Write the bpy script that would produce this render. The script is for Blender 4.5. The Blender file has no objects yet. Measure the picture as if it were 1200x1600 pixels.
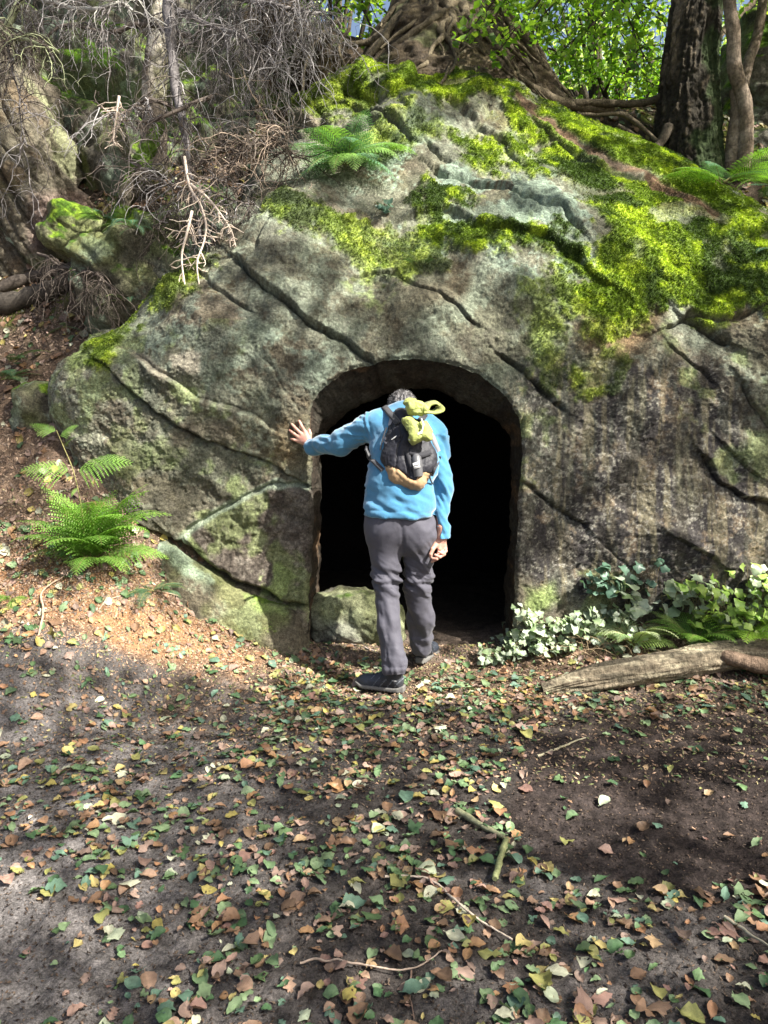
import bpy, math, random
import numpy as np
from mathutils import Vector
R = math.radians
random.seed(7)
rng = np.random.default_rng(11)
scene = bpy.context.scene
col = scene.collection

# ------------------------------------------------------------------ camera, sky, sun
CAM = np.array([0.0, 0.0, 1.6]); PITCH = R(8.1); FPX = 1170.0
cd = bpy.data.cameras.new('camera'); cam = bpy.data.objects.new('camera', cd); col.objects.link(cam)
cam.location = CAM; cam.rotation_euler = (R(90) - PITCH, 0, 0)
cd.sensor_fit = 'VERTICAL'; cd.sensor_height = 36.0; cd.lens = FPX / 1600 * 36.0
cd.clip_start = 0.05; cd.clip_end = 2000
scene.camera = cam
SUN_AZ = R(122)      # bearing of the sun from +Y, clockwise: to the right and behind the viewer
SUN_EL = R(47)
SUN = np.array([math.sin(SUN_AZ) * math.cos(SUN_EL), math.cos(SUN_AZ) * math.cos(SUN_EL), math.sin(SUN_EL)])
w = bpy.data.worlds.new("World"); scene.world = w; w.use_nodes = True
nt = w.node_tree; bg = nt.nodes['Background']; sky = nt.nodes.new('ShaderNodeTexSky')
sky.sky_type = 'NISHITA'; sky.sun_disc = False; sky.sun_elevation = SUN_EL; sky.sun_rotation = SUN_AZ
sky.air_density = 1.0; sky.dust_density = 4.5; sky.ozone_density = 0.6
nt.links.new(sky.outputs[0], bg.inputs[0]); bg.inputs[1].default_value = 0.07
sl = bpy.data.lights.new('sun', 'SUN'); sl.energy = 5.0; sl.angle = R(0.55); sl.color = (1.0, 0.955, 0.88)
so = bpy.data.objects.new('sun', sl); col.objects.link(so)
so.rotation_euler = Vector(SUN).to_track_quat('Z', 'Y').to_euler(); so.location = SUN * 30
scene.view_settings.view_transform = 'Standard'; scene.view_settings.look = 'None'
scene.view_settings.exposure = 1.65; scene.view_settings.gamma = 1.0

# ------------------------------------------------------------------ maths
FWD = np.array([0, math.cos(PITCH), -math.sin(PITCH)]); UPV = np.array([0, math.sin(PITCH), math.cos(PITCH)])
def P(u, v, Y):
    d = FWD + np.array([1.0, 0, 0]) * (u - 600) / FPX + UPV * (800 - v) / FPX
    return CAM + d * (Y / d[1])
def PX(p):
    q = p - CAM; z = q @ FWD
    return np.stack([600 + FPX * q[:, 0] / z, 800 - FPX * (q @ UPV) / z], 1)
def px_m(Y): return Y / FPX            # metres per pixel near depth Y
def sstep(a, b, x):
    t = np.clip((x - a) / (b - a), 0, 1); return t * t * (3 - 2 * t)
def _h(ix, iy, iz, s):
    n = (ix.astype(np.int64) * 374761393 + iy.astype(np.int64) * 668265263 + iz.astype(np.int64) * 2147483647 + s * 974634777) & 0xffffffff
    n = ((n ^ (n >> 13)) * 1274126177) & 0xffffffff
    n = ((n ^ (n >> 16)) * 2246822519) & 0xffffffff
    return ((n ^ (n >> 15)) & 0xffff) / 32767.5 - 1.0
def noise(p, s=0):
    f = np.floor(p); i = f.astype(np.int64); t = p - f; t = t * t * t * (t * (t * 6 - 15) + 10)
    x, y, z = i[:, 0], i[:, 1], i[:, 2]; r = 0
    for a in (0, 1):
        for b in (0, 1):
            for c in (0, 1):
                wt = (t[:, 0] if a else 1 - t[:, 0]) * (t[:, 1] if b else 1 - t[:, 1]) * (t[:, 2] if c else 1 - t[:, 2])
                r = r + wt * _h(x + a, y + b, z + c, s)
    return r
def fbm(p, o=4, s=0, g=0.5):
    r = 0; a = 1.0; t = 0
    for k in range(o):
        r = r + a * noise(p * (2.03 ** k) + 17.3 * k, s + k); t += a; a *= g
    return r / t * 1.5
def ridged(p, o=4, s=0):
    r = 0; a = 1.0; t = 0
    for k in range(o):
        r = r + a * (1 - 2 * np.abs(noise(p * (2.07 ** k) + 9.1 * k, s + k))); t += a; a *= 0.5
    return r / t
def seg_d(p, a, b):
    ab = b - a; t = np.clip(((p - a) @ ab) / max(ab @ ab, 1e-9), 0, 1)
    return p - a - t[:, None] * ab, t
def poly_dist(p, pts):
    """distance to a 2-D polyline and the side (sign) of the nearest piece"""
    best = np.full(len(p), 1e9); side = np.zeros(len(p)); tt = np.zeros(len(p))
    n = len(pts) - 1
    for k in range(n):
        a, b = np.array(pts[k], float), np.array(pts[k + 1], float)
        d, t = seg_d(p, a, b); L = np.hypot(d[:, 0], d[:, 1]); ab = b - a
        cr = ab[0] * (p[:, 1] - a[1]) - ab[1] * (p[:, 0] - a[0])
        m = L < best; best[m] = L[m]; side[m] = np.sign(cr[m]); tt[m] = (k + t[m]) / n
    return best, side, tt
def poly_sd(p, pts):
    """signed distance to a closed polygon, negative inside"""
    best, _, _ = poly_dist(p, list(pts) + [pts[0]])
    inside = np.zeros(len(p), bool); n = len(pts)
    for k in range(n):
        x1, y1 = pts[k]; x2, y2 = pts[(k + 1) % n]
        if y1 == y2: continue
        c = ((y1 > p[:, 1]) != (y2 > p[:, 1])) & (p[:, 0] < (x2 - x1) * (p[:, 1] - y1) / (y2 - y1) + x1)
        inside ^= c
    return np.where(inside, -best, best)
def unit(v):
    v = np.asarray(v, float); return v / (np.linalg.norm(v, axis=-1, keepdims=True) + 1e-12)

# ------------------------------------------------------------------ mesh making
def mesh_np(name, verts, faces, mat=None, colr=None, smooth=True, fcol=None):
    """faces: (n,3) or (n,4) int array, or a list of such arrays"""
    me = bpy.data.meshes.new(name)
    fl = faces if isinstance(faces, list) else [faces]
    fl = [np.asarray(f, np.int32) for f in fl if len(f)]
    nl = sum(f.size for f in fl); nf = sum(len(f) for f in fl)
    me.vertices.add(len(verts)); me.vertices.foreach_set('co', np.ascontiguousarray(verts, np.float32).ravel())
    me.loops.add(nl); me.polygons.add(nf)
    me.loops.foreach_set('vertex_index', np.concatenate([f.ravel() for f in fl]))
    tot = np.concatenate([np.full(len(f), f.shape[1], np.int32) for f in fl])
    st = np.concatenate([[0], np.cumsum(tot)[:-1]]).astype(np.int32)
    me.polygons.foreach_set('loop_start', st)
    me.update(calc_edges=True); me.validate()
    if smooth: me.polygons.foreach_set('use_smooth', np.ones(len(me.polygons), bool))
    if colr is not None:
        a = me.color_attributes.new('Col', 'FLOAT_COLOR', 'POINT')
        c = np.ones((len(verts), 4), np.float32); c[:, :3] = colr; a.data.foreach_set('color', c.ravel())
    if mat: me.materials.append(mat)
    return me
def link(name, me, parent=None, **props):
    o = bpy.data.objects.new(name, me); col.objects.link(o)
    if parent is not None: o.parent = parent
    for k, v in props.items(): o[k] = v
    return o
def empty(name, loc, label, category, group=None, rz=0):
    o = bpy.data.objects.new(name, None); col.objects.link(o); o.location = loc; o.rotation_euler.z = rz
    o['label'] = label; o['category'] = category
    if group: o['group'] = group
    o.empty_display_size = 0.1
    return o
def child(name, me, parent, **props):
    """link a mesh built in world space under a thing's Empty"""
    o = link(name, me, parent, **props)
    q = parent; off = Vector((0, 0, 0))
    while q is not None: off += q.location; q = q.parent
    o.location = -off
    return o
def grid_faces(nu, nv):
    i = np.arange(nu - 1)[:, None] * nv + np.arange(nv - 1)[None, :]
    return np.stack([i, i + nv, i + nv + 1, i + 1], -1).reshape(-1, 4)
def vnormals(v, f):
    a, b, c = v[f[:, 0]], v[f[:, 1]], v[f[:, 2]]
    n = np.cross(b - a, c - a)
    if f.shape[1] == 4: n = n + np.cross(c - a, v[f[:, 3]] - a)
    out = np.zeros_like(v)
    for k in range(f.shape[1]):
        for ax in range(3): out[:, ax] += np.bincount(f[:, k], n[:, ax], len(v))
    return unit(out)
class MB:
    """collects tubes, quads and leaves into one mesh"""
    def __init__(s): s.v = []; s.f3 = []; s.f4 = []; s.c = []; s.n = 0
    def add(s, v, f, c=(1, 1, 1)):
        v = np.asarray(v, float); f = np.asarray(f, np.int64)
        s.v.append(v); (s.f3 if f.shape[1] == 3 else s.f4).append(f + s.n)
        c = np.asarray(c, float)
        s.c.append(np.broadcast_to(c, (len(v), 3)) if c.ndim == 1 else c); s.n += len(v)
    def tube(s, pts, rad, c=(1, 1, 1), k=5, flat=None, cap=True):
        pts = np.asarray(pts, float); n = len(pts); rad = np.broadcast_to(np.asarray(rad, float), (n,))
        t = unit(np.gradient(pts, axis=0)); up = np.array([0.13, 0.21, 0.97])
        if abs(t[0] @ up) > .9: up = np.array([0.97, .1, .2])
        ns = []; a = unit(np.cross(t[0], up))
        for i in range(n):
            a = unit(a - t[i] * (a @ t[i])); ns.append(a)
        ns = np.array(ns); bs = np.cross(t, ns)
        an = np.arange(k) * 2 * math.pi / k
        ring = pts[:, None] + rad[:, None, None] * (np.cos(an)[None, :, None] * ns[:, None] + np.sin(an)[None, :, None] * bs[:, None])
        v = ring.reshape(-1, 3)
        i = np.arange(n - 1)[:, None] * k; j = np.arange(k)[None, :]; j2 = (j + 1) % k
        f = np.stack([i + j, i + j2, i + k + j2, i + k + j], -1).reshape(-1, 4)
        s.add(v, f, c)
        if cap and k > 3:
            for e, o in ((0, 0), (n - 1, (n - 1) * k)):
                vv = np.vstack([v[o:o + k], pts[e]]); jj = np.arange(k)
                s.add(vv, np.stack([jj, (jj + 1) % k, np.full(k, k)], 1) if e else np.stack([(jj + 1) % k, jj, np.full(k, k)], 1), c)
    def mesh(s, name, mat, smooth=True):
        fl = []
        if s.f3: fl.append(np.vstack(s.f3))
        if s.f4: fl.append(np.vstack(s.f4))
        return mesh_np(name, np.vstack(s.v), fl, mat, np.vstack(s.c), smooth)
def surface_net(f, lo, hi, h, B=8):
    lo = np.asarray(lo, float); hi = np.asarray(hi, float)
    nb = np.ceil((hi - lo) / (h * B)).astype(int) + 1; n = nb * B + 1
    val = np.ones(n, np.float32)
    bi = np.stack(np.meshgrid(*[np.arange(k) for k in nb], indexing='ij'), -1).reshape(-1, 3)
    cen = lo + (bi + .5) * B * h; fc = f(cen)
    act = np.abs(fc) < B * h * 1.6
    for b, q in zip(bi[~act], fc[~act]):
        if q < 0: val[b[0]*B:b[0]*B+B+1, b[1]*B:b[1]*B+B+1, b[2]*B:b[2]*B+B+1] = -1
    loc = np.stack(np.meshgrid(*[np.arange(B + 1)] * 3, indexing='ij'), -1).reshape(-1, 3)
    ab = bi[act]
    for s0 in range(0, len(ab), 400):
        c = ab[s0:s0 + 400]; idx = (c[:, None] * B + loc[None]).reshape(-1, 3)
        r = f(lo + idx * h); val[idx[:, 0], idx[:, 1], idx[:, 2]] = r
    sg = val < 0
    s8 = sum(sg[a:n[0]-1+a, b:n[1]-1+b, c:n[2]-1+c].astype(np.int8) for a in (0, 1) for b in (0, 1) for c in (0, 1))
    ci = np.argwhere((s8 > 0) & (s8 < 8))
    acc = np.zeros((len(ci), 3)); cnt = np.zeros(len(ci))
    cor = [(a, b, c) for a in (0, 1) for b in (0, 1) for c in (0, 1)]
    cv = {k: val[ci[:, 0] + k[0], ci[:, 1] + k[1], ci[:, 2] + k[2]].astype(float) for k in cor}
    for k in cor:
        for ax in range(3):
            if k[ax] == 0:
                k2 = list(k); k2[ax] = 1; a, b = cv[k], cv[tuple(k2)]; m = (a < 0) != (b < 0)
                t = a[m] / (a[m] - b[m]); q = np.tile(np.array(k, float), (m.sum(), 1)); q[:, ax] += t
                acc[m] += q; cnt[m] += 1
    vid = -np.ones(n - 1, np.int64); vid[ci[:, 0], ci[:, 1], ci[:, 2]] = np.arange(len(ci))
    verts = lo + (ci + acc / cnt[:, None]) * h; faces = []
    for ax in range(3):
        o1, o2 = (ax + 1) % 3, (ax + 2) % 3
        sl0 = [slice(None)] * 3; sl1 = [slice(None)] * 3; sl0[ax] = slice(0, -1); sl1[ax] = slice(1, None)
        e = np.argwhere(sg[tuple(sl0)] != sg[tuple(sl1)])
        e = e[(e[:, o1] > 0) & (e[:, o2] > 0) & (e[:, o1] < n[o1] - 1) & (e[:, o2] < n[o2] - 1)]
        ins = sg[e[:, 0], e[:, 1], e[:, 2]]
        d1 = np.zeros(3, int); d1[o1] = 1; d2 = np.zeros(3, int); d2[o2] = 1
        g = lambda q: vid[q[:, 0], q[:, 1], q[:, 2]]
        quad = np.stack([g(e - d1 - d2), g(e - d2), g(e), g(e - d1)], 1)
        quad[~ins] = quad[~ins][:, ::-1]; faces.append(quad)
    fa = np.vstack(faces); fa = fa[(fa >= 0).all(1)]
    return verts, fa
def rcone(p, a, b, ra, rb, n=None, fl=1.0):
    a = np.asarray(a, float); b = np.asarray(b, float)
    q = p
    if n is not None:
        n = unit(n); q = p + n * (((p - a) @ n) * (fl - 1))[:, None]; b = b + n * ((b - a) @ n) * (fl - 1)
    d, t = seg_d(q, a, b)
    return np.linalg.norm(d, axis=1) - (ra + (rb - ra) * t)
def ell(p, c, r, R3=None):
    q = p - np.asarray(c, float)
    if R3 is not None: q = q @ R3
    r = np.asarray(r, float); k = np.linalg.norm(q / r, axis=1)
    return (k - 1) * r.min() * np.where(k > 1, 1.3, 1.0)
def smin(a, b, k):
    h = np.clip(.5 + .5 * (b - a) / k, 0, 1); return b + (a - b) * h - k * h * (1 - h)
def sunion(ds, k):
    r = ds[0]
    for d in ds[1:]: r = smin(r, d, k)
    return r
def bend(pts, n=24):
    """Catmull-Rom through points"""
    p = np.asarray(pts, float); p = np.vstack([2 * p[0] - p[1], p, 2 * p[-1] - p[-2]]); m = len(p) - 3
    t = np.linspace(0, m, n); i = np.minimum(t.astype(int), m - 1); f = (t - i)[:, None]
    a, b, c, d = p[i], p[i + 1], p[i + 2], p[i + 3]
    return .5 * (2 * b + (c - a) * f + (2 * a - 5 * b + 4 * c - d) * f ** 2 + (3 * b - a - 3 * c + d) * f ** 3)

# ------------------------------------------------------------------ materials
def new_mat(name, rough=0.8, spec=0.3):
    m = bpy.data.materials.new(name); m.use_nodes = True; n = m.node_tree
    b = n.nodes['Principled BSDF']; b.inputs['Roughness'].default_value = rough
    b.inputs['Specular IOR Level'].default_value = spec
    return m, n, b
def N(n, t, **kw):
    x = n.nodes.new(t)
    for k, v in kw.items():
        if k.startswith('i_'): x.inputs[k[2:]].default_value = v
        else: setattr(x, k, v)
    return x
def noise_node(n, scale, detail=6, rough=.6, coord='Object', sc=None):
    tc = N(n, 'ShaderNodeTexCoord'); t = N(n, 'ShaderNodeTexNoise'); t.inputs['Scale'].default_value = scale
    t.inputs['Detail'].default_value = detail; t.inputs['Roughness'].default_value = rough
    if sc:
        mp = N(n, 'ShaderNodeMapping'); mp.inputs['Scale'].default_value = sc
        n.links.new(tc.outputs[coord], mp.inputs[0]); n.links.new(mp.outputs[0], t.inputs[0])
    else: n.links.new(tc.outputs[coord], t.inputs[0])
    return t
def ramp(n, src, a, b, ca=(0, 0, 0, 1), cb=(1, 1, 1, 1)):
    r = N(n, 'ShaderNodeValToRGB'); r.color_ramp.elements[0].position = a; r.color_ramp.elements[1].position = b
    r.color_ramp.elements[0].color = ca; r.color_ramp.elements[1].color = cb
    n.links.new(src, r.inputs[0]); return r
def mixc(n, mode, fac, a, b):
    m = N(n, 'ShaderNodeMix', data_type='RGBA', blend_type=mode)
    for s, v in ((m.inputs[0], fac), (m.inputs[6], a), (m.inputs[7], b)):
        if hasattr(v, 'is_output') or isinstance(v, bpy.types.NodeSocket): n.links.new(v, s)
        else: s.default_value = v
    return m.outputs[2]
def attr_mat(name, rough=.85, spec=.25, speck=None, bumps=(), transl=0.0, tint=None, sheen=0, base=None):
    """colour from the mesh's own colour attribute, broken up by noise; bumps = [(scale, strength, distance, stretch)]"""
    m, n, b = new_mat(name, rough, spec)
    if base is None:
        at = N(n, 'ShaderNodeAttribute', attribute_name='Col'); c = at.outputs['Color']
    else:
        rg = N(n, 'ShaderNodeRGB'); rg.outputs[0].default_value = (*base, 1); c = rg.outputs[0]
    for (sc, lo, hi, strg) in (speck or []):
        t = noise_node(n, sc, 5, .65); r = ramp(n, t.outputs['Fac'], .32, .68, (lo, lo, lo, 1), (hi, hi, hi, 1))
        c = mixc(n, 'MULTIPLY', strg, c, r.outputs[0])
    n.links.new(c, b.inputs['Base Color'])
    prev = None
    for bp in bumps:
        sc, st, di = bp[:3]; t = noise_node(n, sc, 6, .65, sc=bp[3] if len(bp) > 3 else None)
        bm = N(n, 'ShaderNodeBump'); bm.inputs['Strength'].default_value = st; bm.inputs['Distance'].default_value = di
        n.links.new(t.outputs['Fac'], bm.inputs['Height'])
        if prev: n.links.new(prev, bm.inputs['Normal'])
        prev = bm.outputs[0]
    if prev: n.links.new(prev, b.inputs['Normal'])
    if sheen:
        b.inputs['Sheen Weight'].default_value = sheen; b.inputs['Sheen Roughness'].default_value = .5
    if transl:
        tr = N(n, 'ShaderNodeBsdfTranslucent'); mx = N(n, 'ShaderNodeMixShader'); mx.inputs[0].default_value = transl
        cc = mixc(n, 'MULTIPLY', 1.0, c, tint or (1.5, 1.6, .5, 1))
        n.links.new(cc, tr.inputs[0]); n.links.new(b.outputs[0], mx.inputs[1]); n.links.new(tr.outputs[0], mx.inputs[2])
        n.links.new(mx.outputs[0], n.nodes['Material Output'].inputs[0])
    return m
M_rock = attr_mat('rock', .9, .2, [(55, .55, 1.4, 1), (210, .42, 1.55, 1), (9, .85, 1.15, .8)], [(14, .45, .03), (60, .9, .014), (220, .9, .006)])
M_soil = attr_mat('soil', .95, .15, [(90, .45, 1.5, 1), (14, .7, 1.3, .8), (300, .6, 1.5, .8)], [(60, .9, .02), (200, .9, .01)])
M_moss = attr_mat('moss', .8, .25, [(200, .7, 1.3, .5)], transl=.4, tint=(1.1, 1.2, .5, 1))
M_leaf = attr_mat('leaf', .5, .4, [(70, .75, 1.2, .8)], transl=.42)
M_fallen = attr_mat('fallen_leaf', .55, .4, [(45, .6, 1.25, .8), (240, .7, 1.2, .5)], [(120, .4, .004)], transl=.12, tint=(1.2, 1.1, .6, 1))
M_bark = attr_mat('bark', .95, .15, [(40, .5, 1.5, 1)], [(28, 1, .03, (1, 1, .35)), (120, .8, .008)])
M_twig = attr_mat('twig', .8, .25, [(60, .6, 1.4, 1)], [(150, .6, .004)])
M_ivy = attr_mat('ivy_leaf', .38, .5, [(70, .85, 1.1, .8)], transl=.2, tint=(1, 1.1, .6, 1))
M_fern = attr_mat('fern', .5, .35, [(60, .8, 1.2, .8)], transl=.35, tint=(1.2, 1.4, .5, 1))

# ------------------------------------------------------------------ terrain height (thin-plate spline through surveyed points)
_G = [(0,1050,3.7),(150,1050,3.9),(300,1050,4.1),(0,950,4.1),(150,900,4.25),(225,935,4.35),(300,955,4.55),(345,1000,4.4),(470,990,4.72),
      (0,850,4.4),(80,760,4.75),(0,700,4.95),(0,600,5.4),(0,500,5.9),(0,430,6.25),(100,400,6.4),(100,520,5.6),(200,455,5.8),(300,410,5.9),
      (-250,600,5.2),(-250,900,4.0),(-300,400,6.3),(60,640,5.2),
      (400,330,6.3),(400,200,7.2),(500,90,7.4),(560,130,7.1),(700,150,6.9),(850,172,7.2),(960,195,7.1),(1000,160,7.8),
      (1060,255,6.8),(1150,265,6.7),(1210,270,6.7),(1210,330,6.3),(1350,330,6.4),(700,140,7.9),(860,172,7.9)]
GP = [tuple(P(*g)) for g in _G]
for x in (-1.2, -.4, .4, 1.2, 2.2, 3.5):
    for y in (-1, .5, 2, 3.2, 4.0): GP.append((x, y, 0))
for x, y, z in [(-3, 0, .05), (-3, 2, .1), (-2.2, 3.0, .05), (-.3, 4.6, .05), (.5, 4.6, .03), (1.0, 4.6, .06), (1.6, 4.5, .1), (2.4, 4.5, .12), (3.4, 4.5, .15),
                (-5, 6, 2.6), (-5, 3, .5), (-4, 8.5, 4.6), (-1.5, 8.5, 4.7), (0, 9, 4.6), (2, 9, 4.5), (4, 9, 4.7), (6, 7, 4.6), (6, 4.5, .8), (6, 1, 0),
                (-6, 0, .2), (1, 11, 4.5), (-3, 11, 4.8), (5, 11, 4.8)]:
    GP.append((x, y, z))
GP = np.array(GP, float)
def _tk(a, b):
    d = np.linalg.norm(a[:, None] - b[None], axis=2); return d * d * np.log(d + 1e-9)
_n = len(GP); _K = _tk(GP[:, :2], GP[:, :2]) + np.eye(_n) * .02
_Q = np.hstack([np.ones((_n, 1)), GP[:, :2]]); _A = np.block([[_K, _Q], [_Q.T, np.zeros((3, 3))]])
_W = np.linalg.solve(_A, np.concatenate([GP[:, 2], np.zeros(3)]))
def H(xy, detail=True):
    xy = np.asarray(xy, float).reshape(-1, 2); out = np.zeros(len(xy))
    for s in range(0, len(xy), 50000):
        q = xy[s:s + 50000]; out[s:s + 50000] = _tk(q, GP[:, :2]) @ _W[:_n] + _W[_n] + q @ _W[_n + 1:]
    x, y = xy[:, 0], xy[:, 1]
    far = 4.6 * sstep(4.5, 8.5, y + .2 * x * (x < 0) * -1)
    wf = np.maximum.reduce([sstep(4.5, 8, np.abs(x)), sstep(9.5, 13, y), sstep(.5, -2, y)])
    out = out * (1 - wf) + far * wf
    cm = sstep(4.45, 4.8, y) * sstep(-.62, -.45, x) * sstep(1.05, .9, x) * (y < 7.28)
    cm = np.maximum(cm, ((x > -1.1) & (x < 1.7) & (y > 4.95) & (y < 7.28)) * 1.0); out = out * (1 - cm) + .04 * cm
    if detail:
        p3 = np.column_stack([xy, np.zeros(len(xy))])
        amp = .5 + .9 * sstep(.15, 1.0, out)
        out = out + amp * (.035 * fbm(p3 * 1.6, 3, 5) + .012 * fbm(p3 * 9, 3, 8)) + .010 * fbm(p3 * 34, 2, 12) * sstep(8, 6, np.abs(x) + np.abs(y - 3) * .5)
    return out
def h1(x, y): return float(H([[x, y]])[0])
def axis_pts(lo, f0, f1, hi, step):
    a = np.arange(f0, f1 + step / 2, step); r = [a]
    def grow(start, end, sgn):
        o = []; x = start; d = step
        while (end - x) * sgn > 0: d *= 1.18; x += sgn * d; o.append(x)
        return o
    return np.concatenate([grow(a[0], lo, -1)[::-1], a, grow(a[-1], hi, 1)])
gx = axis_pts(-300, -3.2, 4.0, 300, .014); gy = axis_pts(-200, 1.2, 5.1, 5.1, .014)
gy = np.concatenate([gy, np.arange(5.14, 8.4, .035), axis_pts(8.4, 8.4, 8.5, 600, .04)[1:]])
XX, YY = np.meshgrid(gx, gy, indexing='ij'); xy = np.column_stack([XX.ravel(), YY.ravel()])
zz = H(xy)
# hollow under the rock so that the cave floor is the ground inside it
tv = np.column_stack([xy, zz])
in_cave = (tv[:, 0] > -1.1) & (tv[:, 0] < 1.7) & (tv[:, 1] > 4.9) & (tv[:, 1] < 7.28)
tv[in_cave, 2] = .03 + .02 * fbm(tv[in_cave] * 5, 3, 3)
uvp = PX(tv); front = tv[:, 1] > .8
p3 = tv.copy(); p3[:, 2] = 0
n1 = fbm(p3 * 1.3, 4, 21); n2 = fbm(p3 * 6, 4, 23); n3 = fbm(p3 * 30, 3, 27)
soil = np.array([.070, .060, .054]); grey = np.array([.19, .175, .168]); orange = np.array([.30, .165, .085]); litter = np.array([.15, .10, .065]); green = np.array([.05, .08, .02])
c = np.tile(soil, (len(tv), 1))
def blend(c, colr, m): return c * (1 - m[:, None]) + np.asarray(colr) * m[:, None]
x_, y_ = tv[:, 0], tv[:, 1]
c = blend(c, grey, sstep(.1, -1.2, x_ + .35 * n1 + .2 * n2) * .75 * sstep(4.6, 3.4, y_))
c = blend(c, grey * .8, .35 * sstep(.0, .4, n1 + .3 * n2) * (y_ < 4.4))
c = blend(c, litter, sstep(3.9, 4.5, y_ + .3 * n2 + .1 * n1) * .75)
c = blend(c, litter * 1.25, sstep(3.3, 3.9, y_) * sstep(.2, -.3, n2) * .5 * (x_ > -1.2))
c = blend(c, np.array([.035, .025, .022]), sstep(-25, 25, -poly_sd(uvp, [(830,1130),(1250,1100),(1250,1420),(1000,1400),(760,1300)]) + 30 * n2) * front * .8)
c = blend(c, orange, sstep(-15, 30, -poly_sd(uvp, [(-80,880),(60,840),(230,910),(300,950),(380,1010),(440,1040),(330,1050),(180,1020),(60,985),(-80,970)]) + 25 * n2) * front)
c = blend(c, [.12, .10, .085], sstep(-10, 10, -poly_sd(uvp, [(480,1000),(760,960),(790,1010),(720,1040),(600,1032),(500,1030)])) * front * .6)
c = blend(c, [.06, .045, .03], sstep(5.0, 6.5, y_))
c = blend(c, [.10, .13, .02], sstep(0, .3, fbm(p3 * 3, 4, 77) - .15) * sstep(5.6, 6, y_) * .8)
c = blend(c, [.03,.024,.018], ((x_ > -.9) & (x_ < 1.4) & (y_ < 7.6)).astype(float) * sstep(4.75, 5.5, y_))  # soil painted darker into the cave, standing in for its shade
c *= (1 + .35 * n3 + .25 * n2)[:, None]
c = np.clip(c, .012, .9)
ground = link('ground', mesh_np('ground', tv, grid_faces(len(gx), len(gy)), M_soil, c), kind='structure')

# ------------------------------------------------------------------ the big cave rock: a net of surveyed points
NET = [
 [(110,860,5.35),(108,760,5.3),(102,720,5.28),(90,690,5.2),(78,665,5.15),(74,635,5.12),(76,605,5.12),(84,580,5.2),(100,560,5.4),(130,545,5.8),(160,560,6.3)],
 [(150,960,4.9),(150,860,4.9),(142,800,4.92),(128,740,4.92),(108,690,4.9),(96,645,4.88),(90,605,4.9),(100,565,5.0),(118,535,5.3),(145,515,5.7),(175,525,6.3)],
 [(215,1030,4.65),(215,940,4.72),(205,870,4.78),(195,790,4.82),(185,710,4.82),(175,640,4.78),(168,580,4.8),(168,538,4.9),(182,508,5.2),(205,492,5.6),(230,500,6.3)],
 [(290,1030,4.6),(290,960,4.66),(285,880,4.72),(280,790,4.73),(270,700,4.72),(262,620,4.70),(256,550,4.73),(250,492,4.84),(255,455,5.1),(270,440,5.5),(290,450,6.2)],
 [(380,1060,4.6),(378,980,4.66),(374,890,4.69),(371,790,4.70),(368,690,4.70),(366,600,4.68),(362,520,4.72),(358,462,4.82),(352,416,5.05),(345,395,5.45),(340,400,6.2)],
 [(475,1060,4.6),(474,980,4.66),(472,890,4.69),(471,790,4.69),(470,690,4.68),(470,600,4.68),(468,510,4.76),(460,430,4.88),(445,355,5.1),(430,270,5.9),(420,265,6.8)],
 [(560,1060,4.6),(560,980,4.66),(560,890,4.69),(560,790,4.69),(560,690,4.69),(560,600,4.70),(560,510,4.78),(560,415,4.95),(555,320,5.35),(545,215,5.95),(535,150,6.5),(530,150,7.3)],
 [(650,1060,4.6),(650,980,4.66),(650,890,4.69),(650,790,4.69),(650,690,4.69),(650,600,4.70),(650,510,4.78),(650,405,4.97),(650,300,5.4),(650,205,5.9),(650,128,6.5),(650,130,7.3)],
 [(760,1060,4.6),(760,980,4.66),(760,890,4.69),(760,790,4.69),(760,690,4.69),(760,600,4.72),(760,510,4.80),(760,410,4.97),(762,310,5.38),(765,220,5.9),(765,153,6.4),(770,160,7.3)],
 [(860,1060,4.6),(860,980,4.66),(860,890,4.69),(860,790,4.70),(860,690,4.72),(860,600,4.74),(860,510,4.82),(861,420,4.95),(863,335,5.25),(865,250,5.75),(867,180,6.25),(870,190,7.1)],
 [(980,1060,4.55),(980,980,4.62),(980,890,4.68),(980,790,4.72),(980,690,4.75),(980,600,4.77),(980,520,4.82),(980,445,4.92),(982,370,5.15),(985,290,5.55),(988,230,6.0),(992,240,6.8)],
 [(1100,1060,4.5),(1100,980,4.58),(1100,890,4.64),(1100,790,4.68),(1100,690,4.72),(1100,610,4.74),(1100,535,4.80),(1100,470,4.89),(1102,405,5.08),(1104,340,5.38),(1106,292,5.75),(1115,305,6.5)],
 [(1215,1060,4.45),(1215,980,4.52),(1215,890,4.58),(1215,790,4.62),(1215,700,4.65),(1215,620,4.68),(1215,550,4.74),(1215,490,4.82),(1215,440,4.95),(1218,390,5.15),(1220,352,5.45),(1235,370,6.2)],
 [(1400,1060,4.4),(1400,980,4.45),(1400,890,4.5),(1400,800,4.55),(1400,720,4.6),(1400,650,4.64),(1400,590,4.7),(1400,540,4.8),(1400,500,4.95),(1405,460,5.15),(1410,430,5.45),(1420,450,6.2)],
 [(1650,1060,4.6),(1650,980,4.65),(1650,890,4.7),(1650,810,4.75),(1650,740,4.8),(1650,680,4.84),(1650,630,4.9),(1650,590,5.0),(1650,560,5.15),(1655,530,5.35),(1660,510,5.65),(1670,530,6.4)],
]
for cc in NET:
    if len(cc) == 11: u_, v_, Y_ = cc[-1]; cc.append((u_ + 5, v_ + 60, Y_ + .6))
net = np.array([[P(*q) for q in cc] for cc in NET])     # 15 x 12 x 3
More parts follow.
